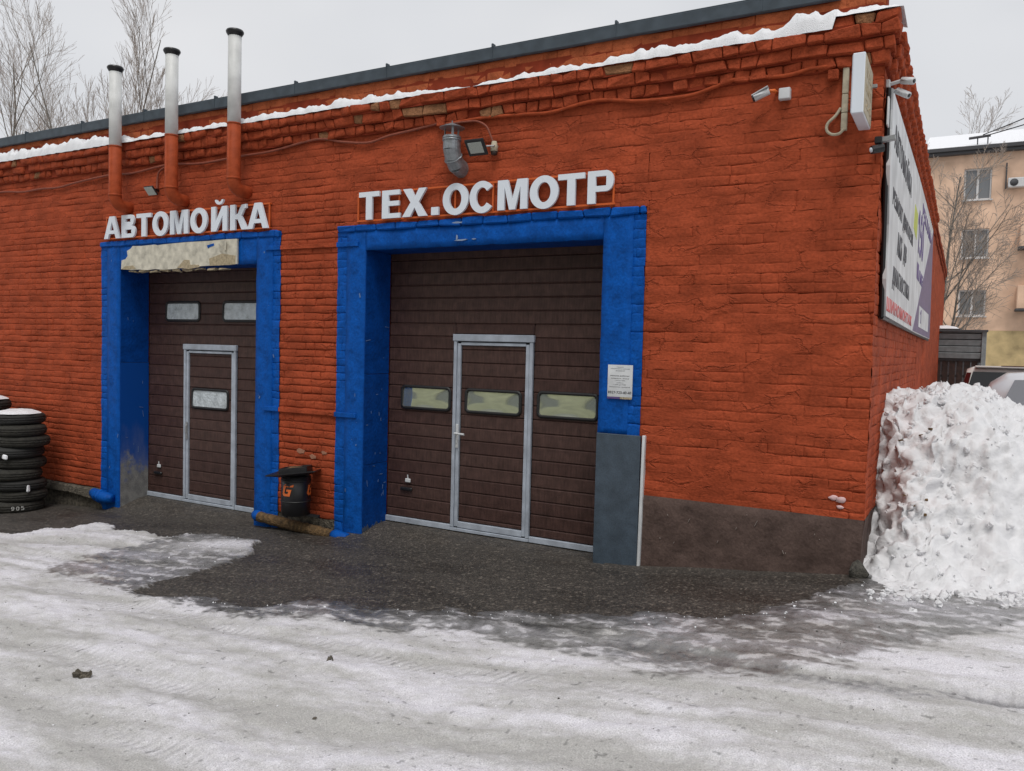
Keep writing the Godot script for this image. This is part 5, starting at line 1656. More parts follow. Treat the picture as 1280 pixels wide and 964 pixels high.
# ---------------------------------------------------------------- snow
func build_snow():
	# snow on the cornice
	var hx := [-12.8, -11.8, -10.2, -9.6, -9.05, -8.9, -8.2, -7.7, -7.0, -6.2, -5.6, -5.2, -4.6, -4.15, -4.06, -3.98, -3.9, -3.4, -3.0, -2.75, -2.4, -2.0, -1.6, -1.25, -1.08, -0.98, -0.85, -0.47]
	var hy := [0.10, 0.11, 0.12, 0.13, 0.07, 0.05, 0.055, 0.05, 0.055, 0.075, 0.085, 0.07, 0.05, 0.02, 0.0, 0.0, 0.03, 0.05, 0.06, 0.055, 0.085, 0.09, 0.085, 0.11, 0.12, 0.09, 0.065, 0.05]
	for s in [[-12.7, -4.03, "thin snow lying on the left part of the cornice"], [-4.0, CORNER + 0.11, "thick snow lying on the right part of the cornice and up over its corner"]]:
		var st := mk(true)
		var n := int((s[1] - s[0]) / 0.022)
		sheet(st, n, 11, func(i, j):
			var u := lerpf(s[0], s[1], float(i) / n)
			var rise := smoothstep(-1.02, -0.90, u)
			var h := seg(u, hx, hy) * (1 + 0.7 * nf.get_noise_1d(u * 3.2)) + 0.011 * nz.get_noise_1d(u * 15)
			h = maxf(h, 0.004) * clampf(minf(i, n - i) / 4.0, 0.1, 1.0)
			var a = j / 11.0
			var z := lerpf(0.102 + 0.014 * nz.get_noise_1d(u * 7), lerpf(-0.028, -0.36, rise), a)
			var y := h * pow(sin(PI / 2 * minf(1.0, a * lerpf(2.2, 4.0, rise) + 0.02)), 0.6) * (1.0 + 0.15 * nz.get_noise_2d(u * 12, a * 3))
			return Vector3(u, 4.222 + 0.082 * rise + y if j > 0 else (4.216 if u < -0.935 else 4.300), z))
		tag(part("cornice_snow", st, M.snow), s[2], "snow", "snow on the cornice")
	# the heap at the corner
	var ch := FastNoiseLite.new()
	ch.seed = 5; ch.frequency = 1.0; ch.noise_type = FastNoiseLite.TYPE_CELLULAR
	ch.cellular_return_type = FastNoiseLite.RETURN_DISTANCE; ch.cellular_jitter = 1.0
	var spots := []
	var ch2 := ch.duplicate()
	ch2.seed = 8
	var hs := mk(true)
	var nx := 180
	var ns := 250
	# the heap's outline from toe to rear, walked by its length so that the steep face gets enough points
	var pt := [-0.5, 0.0, 0.36, 0.66, 0.92, 1.16, 1.45, 1.85, 2.3, 3.5, 5.0, 7.0, 9.5]
	var ph := [-0.03, 0.02, 0.13, 0.32, 0.68, 1.01, 1.19, 1.26, 1.29, 1.30, 1.1, 0.7, 0.3]
	var arc := [0.0]
	for k in range(1, pt.size()): arc.append(arc[-1] + Vector2(pt[k] - pt[k - 1], ph[k] - ph[k - 1]).length() * (0.35 if k > 9 else 1.0))
	sheet(hs, nx, ns, func(i, j):
		var x := lerpf(CORNER - 0.05, 4.2, pow(i / float(nx), 1.4))
		var w = arc[-1] * j / float(ns)
		var t := seg(w, arc, pt)
		var h := seg(w, arc, ph)
		var e := 0.06
		var tan := Vector2(seg(w + e, arc, pt) - seg(w - e, arc, pt), seg(w + e, arc, ph) - seg(w - e, arc, ph)).normalized()
		var side := 1 - 0.75 * smoothstep(1.2, 4.0, x)
		h += 0.06 * exp(-pow((x - 0.1) / 0.4, 2)) * smoothstep(0.8, 1.6, t)
		h *= 1 - 0.13 * smoothstep(0.1, 0.55, x)
		h *= side * lerpf(1.0, 1.05, smoothstep(-0.3, CORNER, x))
		var toe: float = lerpf(0.02, 0.46, smoothstep(-0.62, -0.30, x)) - 0.40 * maxf(x + 0.3, 0.0) + 0.16 * nf.get_noise_2d(x * 1.5, 4.0) * smoothstep(-0.6, -0.2, x)
		var lean := 0.30 * smoothstep(0.0, 0.9, x) * smoothstep(0.2, 1.2, h)
		var P := Vector3(x, ground_base(x, toe - t) + h - 0.02, toe - t - lean)
		var N := Vector3(0, tan.x, tan.y).normalized()
		var k := smoothstep(0.0, 0.4, t)
		var rough := 0.68 + 0.36 * smoothstep(0.45, -0.1, x + 0.5 * nf.get_noise_2d(x * 1.5, h * 1.5 + t))
		var q := P + Vector3(nz.get_noise_3dv(P * 5), nz.get_noise_3dv(P * 5 + Vector3(9, 0, 0)), nz.get_noise_3dv(P * 5 + Vector3(0, 9, 0))) * 0.05
		var c1: float = -ch.get_noise_3dv(q * 4.2)
		var c2: float = -ch2.get_noise_3dv(q * 9.0)
		var c3: float = -ch.get_noise_3dv(q * 20.0)
		var d := 0.16 * nf.get_noise_3dv(P * 1.1) + rough * (0.20 * c1 + 0.14 * c2 + 0.075 * c3 - 0.26) + 0.03 * nf.get_noise_3dv(P * 8)
		if i % 2 == 0 and j % 2 == 0 and k > 0.05 and t < 5: spots.append([P + N * d * k, N])
		var R := P + N * d * k
		R.x += k * 0.09 * nf.get_noise_3dv(P * 5 + Vector3(3, 3, 3)) * smoothstep(0.2, -0.3, x)
		R.x = maxf(R.x, lerpf(CORNER - 0.05, -0.52 + 0.03 * nz.get_noise_2d(R.z * 9, R.y * 9), smoothstep(-0.06, 0.06, R.z)))
		return R)
	var heap_m := tri(mat(Color(0.76, 0.76, 0.78), 0.8), noise_tex(44, 0.02, 0.84, 1.0, 5, 512, 0.35), 1.4, M.grain, 0.5)
	var heap: MeshInstance3D = part("snow_heap", hs, heap_m)
	tag(heap, "tall ploughed heap of lumpy white snow at the corner of the garage", "snow heap")
	# broken chunks lying all over it
	var variants := []
	for k in 4:
		var cs2 := mk(k < 2)
		for q in 3:
			var o := Vector3(rng.randf_range(-0.4, 0.4), rng.randf_range(-0.25, 0.25), rng.randf_range(-0.4, 0.4)) * (1.0 if q else 0.0)
			box(cs2, o, Vector3(rng.randf_range(0.7, 1.1), rng.randf_range(0.6, 0.9), rng.randf_range(0.7, 1.1)), 0.2, Basis(Vector3(rng.randf_range(-1, 1), 1, rng.randf_range(-1, 1)).normalized(), rng.randf() * TAU), 0.30)
		cs2.generate_normals()
		variants.append(cs2.commit())
	for k in 4:
		var xs := []
		for q in 520:
			var sp: Array = spots[rng.randi() % spots.size()]
			var at: Vector3 = sp[0]
			if at.x < CORNER + 0.05 or at.x > 2.5: continue
			var left := smoothstep(0.6, -0.2, at.x + 0.6 * nf.get_noise_2d(at.x * 2, at.y * 2))
			if rng.randf() > 0.25 + 0.75 * left: continue
			var size: float = lerpf(0.010, 0.055, pow(rng.randf(), 3.2)) * (0.8 + 0.4 * left)
			var turn := Basis(Vector3(rng.randf_range(-1, 1), rng.randf_range(-1, 1), rng.randf_range(-1, 1)).normalized(), rng.randf() * TAU).scaled(Vector3.ONE * size)
			xs.append(Transform3D(turn, at - sp[1] * size * 0.36 + Vector3(rng.randf_range(-0.03, 0.03), 0, 0)))
		# crumbs that rolled off its foot
		for q in 40:
			var x := rng.randf_range(-0.5, 1.1)
			var z := 0.42 - 0.42 * (x + 0.5) + absf(rng.randfn(0, 0.16))
			var size := lerpf(0.010, 0.05, pow(rng.randf(), 3.0))
			xs.append(Transform3D(Basis(Vector3.UP, rng.randf() * TAU).scaled(Vector3.ONE * size), Vector3(x, ground_y(x, z) + size * 0.25, z)))
		var mm := MultiMesh.new()
		mm.transform_format = MultiMesh.TRANSFORM_3D
		mm.mesh = variants[k]
		mm.instance_count = xs.size()
		for q in xs.size(): mm.set_instance_transform(q, xs[q])
		var mi := MultiMeshInstance3D.new()
		if k == 0:
			# brown dirt ploughed up with the snow
			var dm := mk()
			for sp in spots:
				var at: Vector3 = sp[0]
				var w := maxf(exp(-at.distance_squared_to(Vector3(-0.30, 1.35, -0.75)) / 0.02), exp(-at.distance_squared_to(Vector3(-0.26, 0.75, -0.45)) / 0.012))
				if rng.randf() < 0.30 * w:
					box(dm, at + sp[1] * 0.006, Vector3(rng.randf_range(0.01, 0.035), rng.randf_range(0.008, 0.02), rng.randf_range(0.01, 0.03)), 0.004, Basis(Vector3.UP, rng.randf() * 3), 0.01)
			part("dirt_specks", dm, M.insul, heap).set_meta("kind", "stuff")
		mi.name = numbered(heap, "snow_chunks")
		mi.multimesh = mm
		mi.material_override = heap_m
		heap.add_child(mi)
		mi.set_meta("kind", "stuff")
	# snowballs stuck to the wall near the corner, a stone, some debris
	for q in [[-0.80, 0.80, 0.034, "left splat of snow on the red wall above the dark band"], [-0.745, 0.79, 0.038, "right splat of snow on the red wall nearest the corner"], [-0.755, 0.735, 0.024, "lowest and smallest splat of snow on the red wall"]]:
		var pp := PackedVector2Array()
		for k in 10:
			var a := TAU * k / 10
			pp.append(Vector2(q[0] + cos(a) * q[2] * (1 + 0.4 * nz.get_noise_2d(k * 2.3, q[0] * 40)), q[1] + sin(a) * q[2] * 0.6))
		var st := mk(true)
		prism(st, pp, -0.005, 0.016, Transform3D(), 0.006)
		tag(part("snow_splat", st, M.splat), q[3], "snow", "snow splats by the corner")
	var so := mk(true)
	box(so, Vector3(-0.60, 0.285, 0.06), Vector3(0.09, 0.11, 0.07), 0.02, Basis(Vector3.UP, 0.5) * Basis(Vector3.BACK, 0.3), 0.05)
	tag(part("stone", so, M.stone), "grey green stone leaning against the foot of the corner", "stone")
	for q in [[-4.16, 3.72, 0.062, "dark clod of dirt lying on the packed snow in the foreground"], [-3.05, 2.95, 0.026, "small dark crumb of dirt near the edge of the asphalt"], [-2.62, 3.55, 0.022, "small crumb of ice in the middle of the foreground snow"]]:
		var cl := mk()
		for k in 5:
			var o := Vector3(rng.randf_range(-1, 1) * q[2] * 0.7, 0, rng.randf_range(-1, 1) * q[2] * 0.35)
			box(cl, Vector3(q[0], ground_y(q[0], q[1]) + q[2] * 0.12, q[1]) + o, Vector3(q[2] * rng.randf_range(0.5, 1.0), q[2] * rng.randf_range(0.3, 0.5), q[2] * rng.randf_range(0.4, 0.7)), q[2] * 0.12, Basis(Vector3.UP, rng.randf() * 3) * Basis(Vector3.BACK, rng.randf_range(-0.4, 0.4)), 0.03)
		tag(part("dirt_clod", cl, M.dirty), q[3], "clod")

# ---------------------------------------------------------------- background
func wall_with_holes(st: SurfaceTool, x0: float, x1: float, y0: float, y1: float, zf: float, depth: float, holes: Array):
	var ys := [y0, y1]
	for h in holes: ys.append(h[2]); ys.append(h[3])
	ys.sort()
	for k in ys.size() - 1:
		var a: float = ys[k]
		var b: float = ys[k + 1]
		if b - a < 0.001: continue
		var cutx := []
		for h in holes:
			if h[2] <= a + 0.0005 and h[3] >= b - 0.0005: cutx.append([h[0], h[1]])
		cutx.sort_custom(func(p, q): return p[0] < q[0])
		var x := x0
		for c in cutx:
			if c[0] > x: box(st, Vector3((x + c[0]) / 2, (a + b) / 2, zf - depth / 2), Vector3(c[0] - x, b - a, depth))
			x = c[1]
		if x1 > x: box(st, Vector3((x + x1) / 2, (a + b) / 2, zf - depth / 2), Vector3(x1 - x, b - a, depth))

func window_parts(parent: Node, h: Array, zf: float, sashes := 2):
	# frame set 10 cm back, panes, sill
	var x0: float = h[0]
	var x1: float = h[1]
	var y0: float = h[2]
	var y1: float = h[3]
	var f := mk()
	var t := 0.07
	for s in sashes + 1:
		box(f, Vector3(lerpf(x0 + t / 2, x1 - t / 2, float(s) / sashes), (y0 + y1) / 2, zf - 0.12), Vector3(t if s == 0 or s == sashes else t * 1.3, y1 - y0, 0.06), 0.004)
	for y in [y0 + t / 2, y1 - t / 2]:
		box(f, Vector3((x0 + x1) / 2, y, zf - 0.12), Vector3(x1 - x0 - 2 * t, t, 0.056), 0.004)
	var w := part("window", f, M.frame_white, parent)
	for s in sashes:
		var p := mk()
		box(p, Vector3(lerpf(x0, x1, (s + 0.5) / sashes), (y0 + y1) / 2, zf - 0.15), Vector3((x1 - x0) / sashes - 0.01, y1 - y0 - 0.01, 0.02))
		part("pane", p, M.glass_far, w)
	var sl := mk()
	box(sl, Vector3((x0 + x1) / 2, y0 - 0.03, zf - 0.0), Vector3(x1 - x0 + 0.12, 0.05, 0.26), 0.005)
	part("sill", sl, M.frame_white, w)

func build_background():
	# the ochre apartment block behind
	var b := thing("apartment_block", "ochre four storey apartment block with snowy roof behind the garage", "building")
	var zf := -36.0
	var holes := []
	for c in 5:
		for r in [[9.1, 10.52], [6.48, 7.8], [3.85, 5.05], [1.0, 2.4]]:
			var x0 := -0.36 + c * 2.75
			if c == 1: continue
			holes.append([x0, x0 + 1.1, r[0], r[1]])
	var st := mk()
	wall_with_holes(st, -1.9, 14.0, 3.2, 11.3, zf, 0.4, holes.filter(func(h): return h[2] > 3.2))
	box(st, Vector3(-1.75, 5.3, -41.2), Vector3(0.3, 12.0, 9.6))
	box(st, Vector3(13.85, 5.3, -41.2), Vector3(0.3, 12.0, 9.6))
	part("wall", st, M.ochre, b)
	var lo := mk()
	wall_with_holes(lo, -1.9, 14.0, -1.0, 3.196, zf + 0.02, 0.42, holes.filter(func(h): return h[2] < 3.2))
	part("base_wall", lo, M.ochre2, b)
	for h in holes: window_parts(b, h, zf)
	var inside := mk()
	box(inside, Vector3(6.05, 5.2, -37.2), Vector3(15.5, 12, 0.1))
	part("inner_wall", inside, M.roof, b)
	var co := mk()
	box(co, Vector3(6.05, 11.38, -40.6), Vector3(16.3, 0.18, 10.0), 0.02)
	box(co, Vector3(6.05, 11.22, -35.85), Vector3(16.0, 0.14, 0.3), 0.02)
	part("eaves", co, M.roof, b)
	var rf := mk()
	loft(rf, [[Vector3(-2.05, 11.48, -35.7), Vector3(-2.05, 13.3, -41), Vector3(-2.05, 11.48, -46)], [Vector3(14.2, 11.48, -35.7), Vector3(14.2, 13.3, -41), Vector3(14.2, 11.48, -46)]])
	part("snowy_roof", rf, M.snow, b)
	var rp := mk()
	tube(rp, [Vector3(-0.25, 11.86, -35.9), Vector3(0.6, 11.92, -35.9)], 0.06, 8)
	box(rp, Vector3(0.1, 11.7, -35.95), Vector3(0.05, 0.4, 0.05))
	box(rp, Vector3(0.5, 11.75, -35.95), Vector3(0.05, 0.4, 0.05))
	part("roof_rail", rp, M.roof, b)
	for y in [7.9, 5.2]:
		var ba := mk()
		box(ba, Vector3(2.75, y - 0.55, -35.6), Vector3(1.7, 1.0, 0.75), 0.02)
		part("balcony", ba, M.ochre, b)
		var bs := mk()
		box(bs, Vector3(2.75, y - 1.1, -35.6), Vector3(1.8, 0.1, 0.85), 0.02)
		part("balcony_slab", bs, M.roof, b)
	var ac := thing("air_conditioner", "white air conditioner unit with a vertical pipe on the ochre wall", "air conditioner", Vector3(1.75, 9.72, -35.8))
	var a1 := mk()
	box(a1, Vector3.ZERO, Vector3(0.80, 0.42, 0.3), 0.03)
	part("casing", a1, M.frame_white, ac)
	var a2 := mk(true)
	tube(a2, [Vector3(-0.17, 0, 0.14), Vector3(-0.17, 0, 0.165)], 0.16, 20)
	part("fan_grille", a2, M.roof, ac)
	var a3 := mk()
	box(a3, Vector3(-0.47, 0.35, -0.1), Vector3(0.06, 1.15, 0.06), 0.01)
	part("pipe", a3, M.roof, ac)
	for w in [[Vector3(0.3, 11.97, -35.9), Vector3(6.0, 13.7, -33.0), "upper overhead wire rising from the roof rail"], [Vector3(0.5, 11.94, -35.9), Vector3(6.0, 12.9, -33.0), "lower overhead wire rising from the roof rail"]]:
		var ws := mk()
		var pts := []
		for k in 13:
			var t := k / 12.0
			pts.append(w[0].lerp(w[1], t) - Vector3(0, 0.5 * t * (1 - t), 0))
		tube(ws, pts, 0.025, 5)
		tag(part("overhead_wire", ws, M.black), w[2], "wire")
	# metal enclosure behind the heap
	var e := thing("bin_enclosure", "grey louvred metal enclosure with brown pickets behind the snow heap", "enclosure")
	var z := -16.0
	for k in 4:
		var s := mk()
		box(s, Vector3(-1.0, 2.44 - k * 0.155 - 0.02, z), Vector3(2.72, 0.135, 0.03), 0.004, Basis(Vector3.RIGHT, 0.25))
		part("louvre", s, M.fence, e)
	for x in [-2.4, 0.40]:
		var s := mk()
		box(s, Vector3(x, 1.2, z), Vector3(0.10, 2.7, 0.12), 0.008)
		part("post", s, M.fence, e)
		var s2 := mk()
		box(s2, Vector3(x, 1.2, z - 2.5), Vector3(0.10, 2.7, 0.12), 0.008)
		part("post", s2, M.fence, e)
	var lb := mk()
	box(lb, Vector3(-1.0, 2.15, z - 0.12), Vector3(2.7, 0.72, 0.02))
	part("louvre_back", lb, M.roof, e)
	var rf2 := mk()
	box(rf2, Vector3(-1.0, 2.58, z - 1.25), Vector3(2.95, 0.05, 2.8), 0.005, Basis(Vector3.RIGHT, 0.02))
	part("canopy", rf2, M.roof, e)
	var x := -2.3
	while x < 0.32:
		var s := mk()
		box(s, Vector3(x, 0.85, z - 0.1), Vector3(0.128, 1.95, 0.025), 0.004)
		part("picket", s, M.brown, e)
		x += 0.158
	var rail := mk()
	for y in [0.3, 1.45]: box(rail, Vector3(-1.0, y, z - 0.14), Vector3(2.7, 0.06, 0.04), 0.004)
	part("rail", rail, M.roof, e)
	var bk := mk()
	box(bk, Vector3(-1.0, 1.1, z - 2.5), Vector3(2.7, 2.4, 0.05))
	part("rear_sheet", bk, M.galv, e)
	var cap := mk(true)
	sheet(cap, 30, 10, func(i, j):
		var u := lerpf(-2.4, -0.12, i / 30.0)
		var v := lerpf(0.1, -2.5, j / 10.0)
		var k := minf(minf(i, 30 - i) / 4.0, minf(j, 10 - j) / 2.0)
		return Vector3(u, 2.60 + 0.10 * pow(clampf(k, 0, 1), 0.5) + 0.02 * nz.get_noise_2d(u * 4, v * 4) * clampf(k, 0, 1), z + v))
	tag(part("canopy_snow", cap, M.snow), "snow lying on the canopy of the metal enclosure", "snow")
	# the yellow house across the yard, seen in the gate windows
	var h := thing("yellow_house", "yellow house across the yard, mirrored in the gate windows", "building")
	var hs := []
	for c in 12:
		for r in 3: hs.append([-34.0 + c * 3.6, -32.4 + c * 3.6, 1.2 + r * 3.0, 2.9 + r * 3.0])
	var s3 := mk()
	for q in [hs]:
		wall_with_holes(s3, -38.0, 12.0, -1.5, 10.2, 22.4, 0.4, q)
	part("wall", s3, M.yellow, h)
	var gl := mk()
	box(gl, Vector3(-13, 4.4, 22.3), Vector3(50, 11.8, 0.1))
	part("window", gl, M.glass_far, h)
	var s4 := mk()
	box(s4, Vector3(-13, 4.3, 28.5), Vector3(49.6, 11.6, 12.0))
	part("house_body", s4, M.yellow, h)
	var s5 := mk()
	box(s5, Vector3(-13, 10.4, 28), Vector3(51, 0.4, 13.5), 0.03)
	part("roof", s5, M.snow, h)

# ---------------------------------------------------------------- cars
func car_glass(st: SurfaceTool, a: Vector3, b: Vector3, c: Vector3, d: Vector3, n: Vector3):
	# a pane lying on a car body, 6 mm proud
	var q := [a, b, c, d].map(func(p): return p + n * 0.006)
	var w := [a, b, c, d].map(func(p): return p - n * 0.01)
	loft(st, [w, q])

func wheel(parent: Node, at: Vector3, axis_z: bool, m: Material):
	var st := mk(true)
	var ax := Vector3(0, 0, 0.1) if axis_z else Vector3(0.1, 0, 0)
	tube(st, [at - ax, at - ax * 0.8, at + ax * 0.8, at + ax], [0.29, 0.32, 0.32, 0.29], 24)
	var t := part("wheel", st, m, parent)
	var r := mk(true)
	tube(r, [at - ax * 1.05, at + ax * 1.05], 0.2, 18)
	part("rim", r, M.steel, t)

func build_cars():
	# silver hatchback, its left flank along the heap; rear at x = 0.55
	var gy := ground_base(2.5, -9.3)
	var c := thing("parked_car", "silver car parked sideways behind the snow heap at the right edge", "car", Vector3(0.20, gy, -9.4), "cars parked behind the heap")
	var st := mk(true)
	var S := [[0.0, 0.42, 0.80, 0.72], [0.06, 0.3, 0.95, 0.80], [0.5, 0.22, 1.0, 0.85], [1.2, 0.2, 0.98, 0.86], [2.6, 0.2, 0.95, 0.86], [3.3, 0.22, 0.9, 0.84], [3.9, 0.25, 0.82, 0.78], [4.2, 0.35, 0.65, 0.66]]
	var rings := []
	for s in S:
		rings.append([Vector3(s[0], s[1], -s[3] * 0.95), Vector3(s[0], s[2] * 0.62, -s[3]), Vector3(s[0], s[2], -s[3] * 0.93), Vector3(s[0], s[2] + 0.02, 0), Vector3(s[0], s[2], s[3] * 0.93), Vector3(s[0], s[2] * 0.62, s[3]), Vector3(s[0], s[1], s[3] * 0.95)])
	loft(st, rings)
	part("body", st, M.car_silver, c)
	var cb := mk(true)
	var C := [[0.04, 0.90, 0.93, 0.72, 0.70], [0.22, 0.95, 1.33, 0.75, 0.60], [0.45, 0.95, 1.50, 0.78, 0.58], [1.2, 0.95, 1.56, 0.79, 0.58], [2.1, 0.93, 1.53, 0.79, 0.58], [2.9, 0.9, 1.15, 0.78, 0.66], [3.3, 0.86, 0.9, 0.76, 0.72]]
	var cr := []
	for s in C: cr.append([Vector3(s[0], s[1] - 0.03, -s[3]), Vector3(s[0], s[2] - 0.06, -s[4] - 0.03), Vector3(s[0], s[2], -s[4] + 0.1), Vector3(s[0], s[2], s[4] - 0.1), Vector3(s[0], s[2] - 0.06, s[4] + 0.03), Vector3(s[0], s[1] - 0.03, s[3])])
	loft(cb, cr)
	part("cabin", cb, M.car_silver, c)
	for w in [[0.33, 0.50, 0.42, 1.0], [0.98, 1.02, 1.06, 1.10]]: pass
	for w in [[[0.36, 1.02], [0.98, 1.02], [0.98, 1.42], [0.52, 1.40]], [[1.04, 1.02], [1.92, 1.01], [1.92, 1.43], [1.04, 1.43]], [[1.98, 1.01], [2.75, 1.0], [2.2, 1.41], [1.98, 1.43]]]:
		var g := mk()
		var q = w.map(func(p): return Vector3(p[0], p[1], lerpf(0.785, 0.625, (p[1] - 0.92) / 0.55)))
		car_glass(g, q[0], q[1], q[2], q[3], Vector3(0, 0.25, 0.97))
		part("window", g, M.car_glass_pale, c)
	var sm := mk()
	box(sm, Vector3(1.0, 0.86, 0.835), Vector3(0.16, 0.03, 0.03), 0.008)
	box(sm, Vector3(2.0, 0.86, 0.835), Vector3(0.16, 0.03, 0.03), 0.008)
	part("door_handle", sm, M.black, c)
	var tl := mk()
	box(tl, Vector3(0.06, 0.82, 0.70), Vector3(0.12, 0.22, 0.14), 0.02)
	box(tl, Vector3(0.06, 0.82, -0.70), Vector3(0.12, 0.22, 0.14), 0.02)
	part("tail_light", tl, M.lamp_red, c)
	for p in [Vector3(0.75, 0.31, 0.75), Vector3(3.3, 0.31, 0.75), Vector3(0.75, 0.31, -0.75), Vector3(3.3, 0.31, -0.75)]: wheel(c, p, true, M.rubber)
	# white off-roader seen from behind
	var g2 := ground_base(1.0, -12.6)
	var d := thing("parked_car", "white off-road car seen from behind, beyond the silver car", "car", Vector3(0.80, g2, -12.2), "cars parked behind the heap")
	var s2 := mk(true)
	var r2 := []
	for s in [[0.0, 0.45, 0.98, 0.84], [-0.1, 0.35, 1.05, 0.90], [-1.5, 0.3, 1.04, 0.92], [-3.2, 0.3, 1.0, 0.90], [-4.3, 0.4, 0.92, 0.82]]:
		r2.append([Vector3(-s[3] * 0.95, s[1], s[0]), Vector3(-s[3], s[2] * 0.65, s[0]), Vector3(-s[3] * 0.95, s[2], s[0]), Vector3(s[3] * 0.95, s[2], s[0]), Vector3(s[3], s[2] * 0.65, s[0]), Vector3(s[3] * 0.95, s[1], s[0])])
	loft(s2, r2)
	part("body", s2, M.car_white, d)
	var s3 := mk(true)
	var H := 1.72 - g2
	var r3 := []
	for s in [[-0.04, 1.02, 1.04, 0.82, 0.80], [-0.20, 1.0, H - 0.06, 0.84, 0.70], [-0.35, 1.0, H, 0.85, 0.70], [-2.4, 1.0, H - 0.02, 0.85, 0.70], [-3.2, 0.98, 1.02, 0.84, 0.8]]:
		r3.append([Vector3(-s[3], s[1], s[0]), Vector3(-s[4] - 0.03, s[2] - 0.05, s[0]), Vector3(-s[4] + 0.08, s[2], s[0]), Vector3(s[4] - 0.08, s[2], s[0]), Vector3(s[4] + 0.03, s[2] - 0.05, s[0]), Vector3(s[3], s[1], s[0])])
	loft(s3, r3)
	part("cabin", s3, M.car_white, d)
	var gw := mk()
	car_glass(gw, Vector3(-0.74, 1.06, -0.035), Vector3(0.74, 1.06, -0.035), Vector3(0.63, H - 0.10, -0.175), Vector3(-0.63, H - 0.10, -0.175), Vector3(0, 0.26, 0.96))
	part("rear_window", gw, M.car_glass, d)
	for s in [-1, 1]:
		var l := mk()
		loft(l, [[Vector3(0.76 * s, 0.95, 0.0), Vector3(0.86 * s, 0.95, -0.05), Vector3(0.73 * s, H - 0.12, -0.2), Vector3(0.66 * s, H - 0.12, -0.17)], [Vector3(0.76 * s, 0.95, 0.03), Vector3(0.87 * s, 0.95, -0.02), Vector3(0.74 * s, H - 0.12, -0.17), Vector3(0.66 * s, H - 0.12, -0.14)]])
		part("tail_light", l, M.lamp_red, d)
		var q := mk()
		car_glass(q, Vector3(0.845 * s, 1.06, -0.5), Vector3(0.845 * s, 1.06, -2.3), Vector3(0.745 * s, H - 0.12, -2.2), Vector3(0.745 * s, H - 0.12, -0.5), Vector3(0.97 * s, 0.25, 0))
		part("window", q, M.car_glass, d)
	var sp := mk()
	box(sp, Vector3(0, H + 0.005, -0.22), Vector3(1.2, 0.035, 0.2), 0.01)
	part("spoiler", sp, M.car_white, d)
	var bl := mk()
	box(bl, Vector3(0.1, H + 0.025, -0.14), Vector3(0.5, 0.02, 0.04), 0.005)
	part("brake_light", bl, M.lamp_red, d)
	var bm := mk()
	box(bm, Vector3(0, 0.55, 0.03), Vector3(1.7, 0.22, 0.14), 0.04)
	box(bm, Vector3(0, 0.93, 0.01), Vector3(1.3, 0.07, 0.04), 0.01)
	part("bumper", bm, M.black, d)
	for p in [Vector3(0.78, 0.34, -0.8), Vector3(-0.78, 0.34, -0.8), Vector3(0.78, 0.34, -3.4), Vector3(-0.78, 0.34, -3.4)]: wheel(d, p, false, M.rubber)

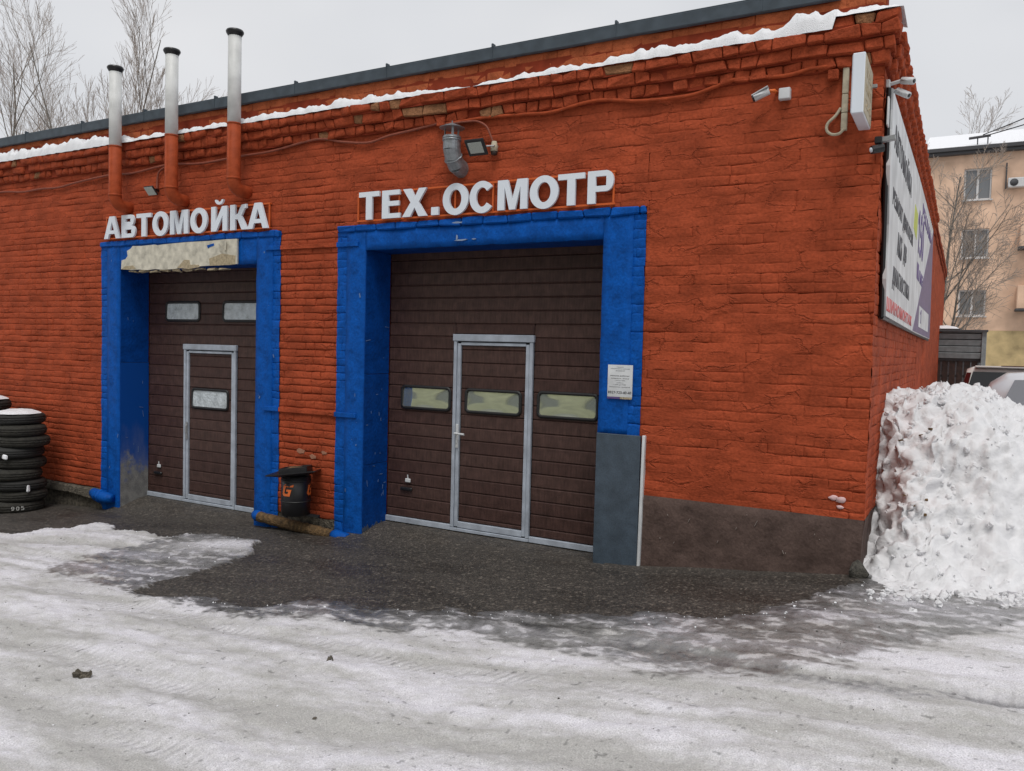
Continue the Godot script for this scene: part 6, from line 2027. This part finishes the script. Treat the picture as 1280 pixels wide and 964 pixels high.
# ---------------------------------------------------------------- trees
func grow(trunk: SurfaceTool, twigs: SurfaceTool, p: Vector3, dir: Vector3, length: float, r: float, level: int, up: float, r0: RandomNumberGenerator, spread: float):
	var n := 7 if level == 0 else (4 if level < 3 else 2)
	var pts := [p]
	var rad := [r]
	var d := dir
	var q := p
	for k in n:
		var w := 0.10 if level == 0 else 0.18
		d = (d + Vector3(r0.randf_range(-w, w), r0.randf_range(-w, w) + up, r0.randf_range(-w, w))).normalized()
		q += d * length / n
		pts.append(q)
		rad.append(maxf(r * (1 - 0.78 * (k + 1.0) / n), 0.006))
	tube(trunk if level < 2 else twigs, pts, rad, 6 if level < 2 else 3, false)
	if level >= 4: return
	var m: int = [12, 8, 7, 1][level]
	for k in m:
		var a := lerpf(0.22 if level == 0 else 0.2, 0.97, (k + r0.randf() * 0.7) / m)
		var i := mini(int(a * n), n - 1)
		var base: Vector3 = pts[i].lerp(pts[i + 1], a * n - i)
		var t: Vector3 = (pts[i + 1] - pts[i]).normalized()
		var fr := frame_of(t)
		var az := r0.randf() * TAU
		var ang := spread * r0.randf_range(0.7, 1.25)
		var nd: Vector3 = (t * cos(ang) + (fr[0] * cos(az) + fr[1] * sin(az)) * sin(ang)).normalized()
		var L := length * (lerpf(0.55, 0.24, a) if level == 0 else lerpf(0.6, 0.3, a)) * r0.randf_range(0.75, 1.15)
		grow(trunk, twigs, base, nd, L, maxf(rad[i] * 0.5, 0.008), level + 1, up, r0, spread)

func tree(called: String, label: String, at: Vector3, h: float, r: float, seed_: int, lean: Vector3, spread: float, up: float, group: String):
	var t := thing(called, label, "tree", at, group)
	var a := mk(true)
	var b := mk(true)
	var r0 := RandomNumberGenerator.new()
	r0.seed = seed_
	grow(a, b, Vector3.ZERO, (Vector3.UP + lean).normalized(), h, r, 0, up, r0, spread)
	part("trunk", a, M.bark, t)
	part("twigs", b, M.twig, t)

func build_trees():
	var g := "bare trees beyond the garage roof"
	var T := [
		[-52.3, -22.0, 21.0, 0.22, 11, 0.02, "far left bare poplar, its grey trunk at the picture's edge"],
		[-44.6, -22.0, 18.5, 0.15, 12, -0.16, "bare tree leaning left beyond the garage roof"],
		[-44.3, -23.0, 22.0, 0.17, 13, -0.05, "tallest bare poplar, behind the left end of the roof"],
		[-42.6, -22.5, 21.0, 0.15, 14, 0.03, "bare poplar just left of the left exhaust pipe"],
		[-40.6, -23.0, 16.0, 0.13, 16, 0.19, "bare tree leaning right between the left and middle exhaust pipes"]]
	for t in T: tree("bare_tree", t[6], Vector3(t[0], ground_base(t[0], t[1]) - 0.1, t[1]), t[2] * 0.93, t[3] * 0.75, t[4], Vector3(t[5], 0, 0), 0.34, 0.05, g)
	var g2 := "bare trees before the apartment block"
	tree("bare_tree", "wide bare tree before the left windows of the ochre block", Vector3(-1.5, -0.4, -27), 9.0, 0.10, 25, Vector3(0.22, 0, 0), 0.6, 0.03, g2)
	tree("bare_tree", "smaller bare tree before the lower windows of the ochre block", Vector3(-0.8, -0.4, -29), 7.0, 0.08, 27, Vector3(0.15, 0, 0), 0.65, 0.03, g2)
	tree("bare_tree", "bare treetop showing over the left end of the ochre roof", Vector3(-2.4, -0.4, -50), 15.0, 0.12, 23, Vector3(0.02, 0, 0), 0.5, 0.05, "")
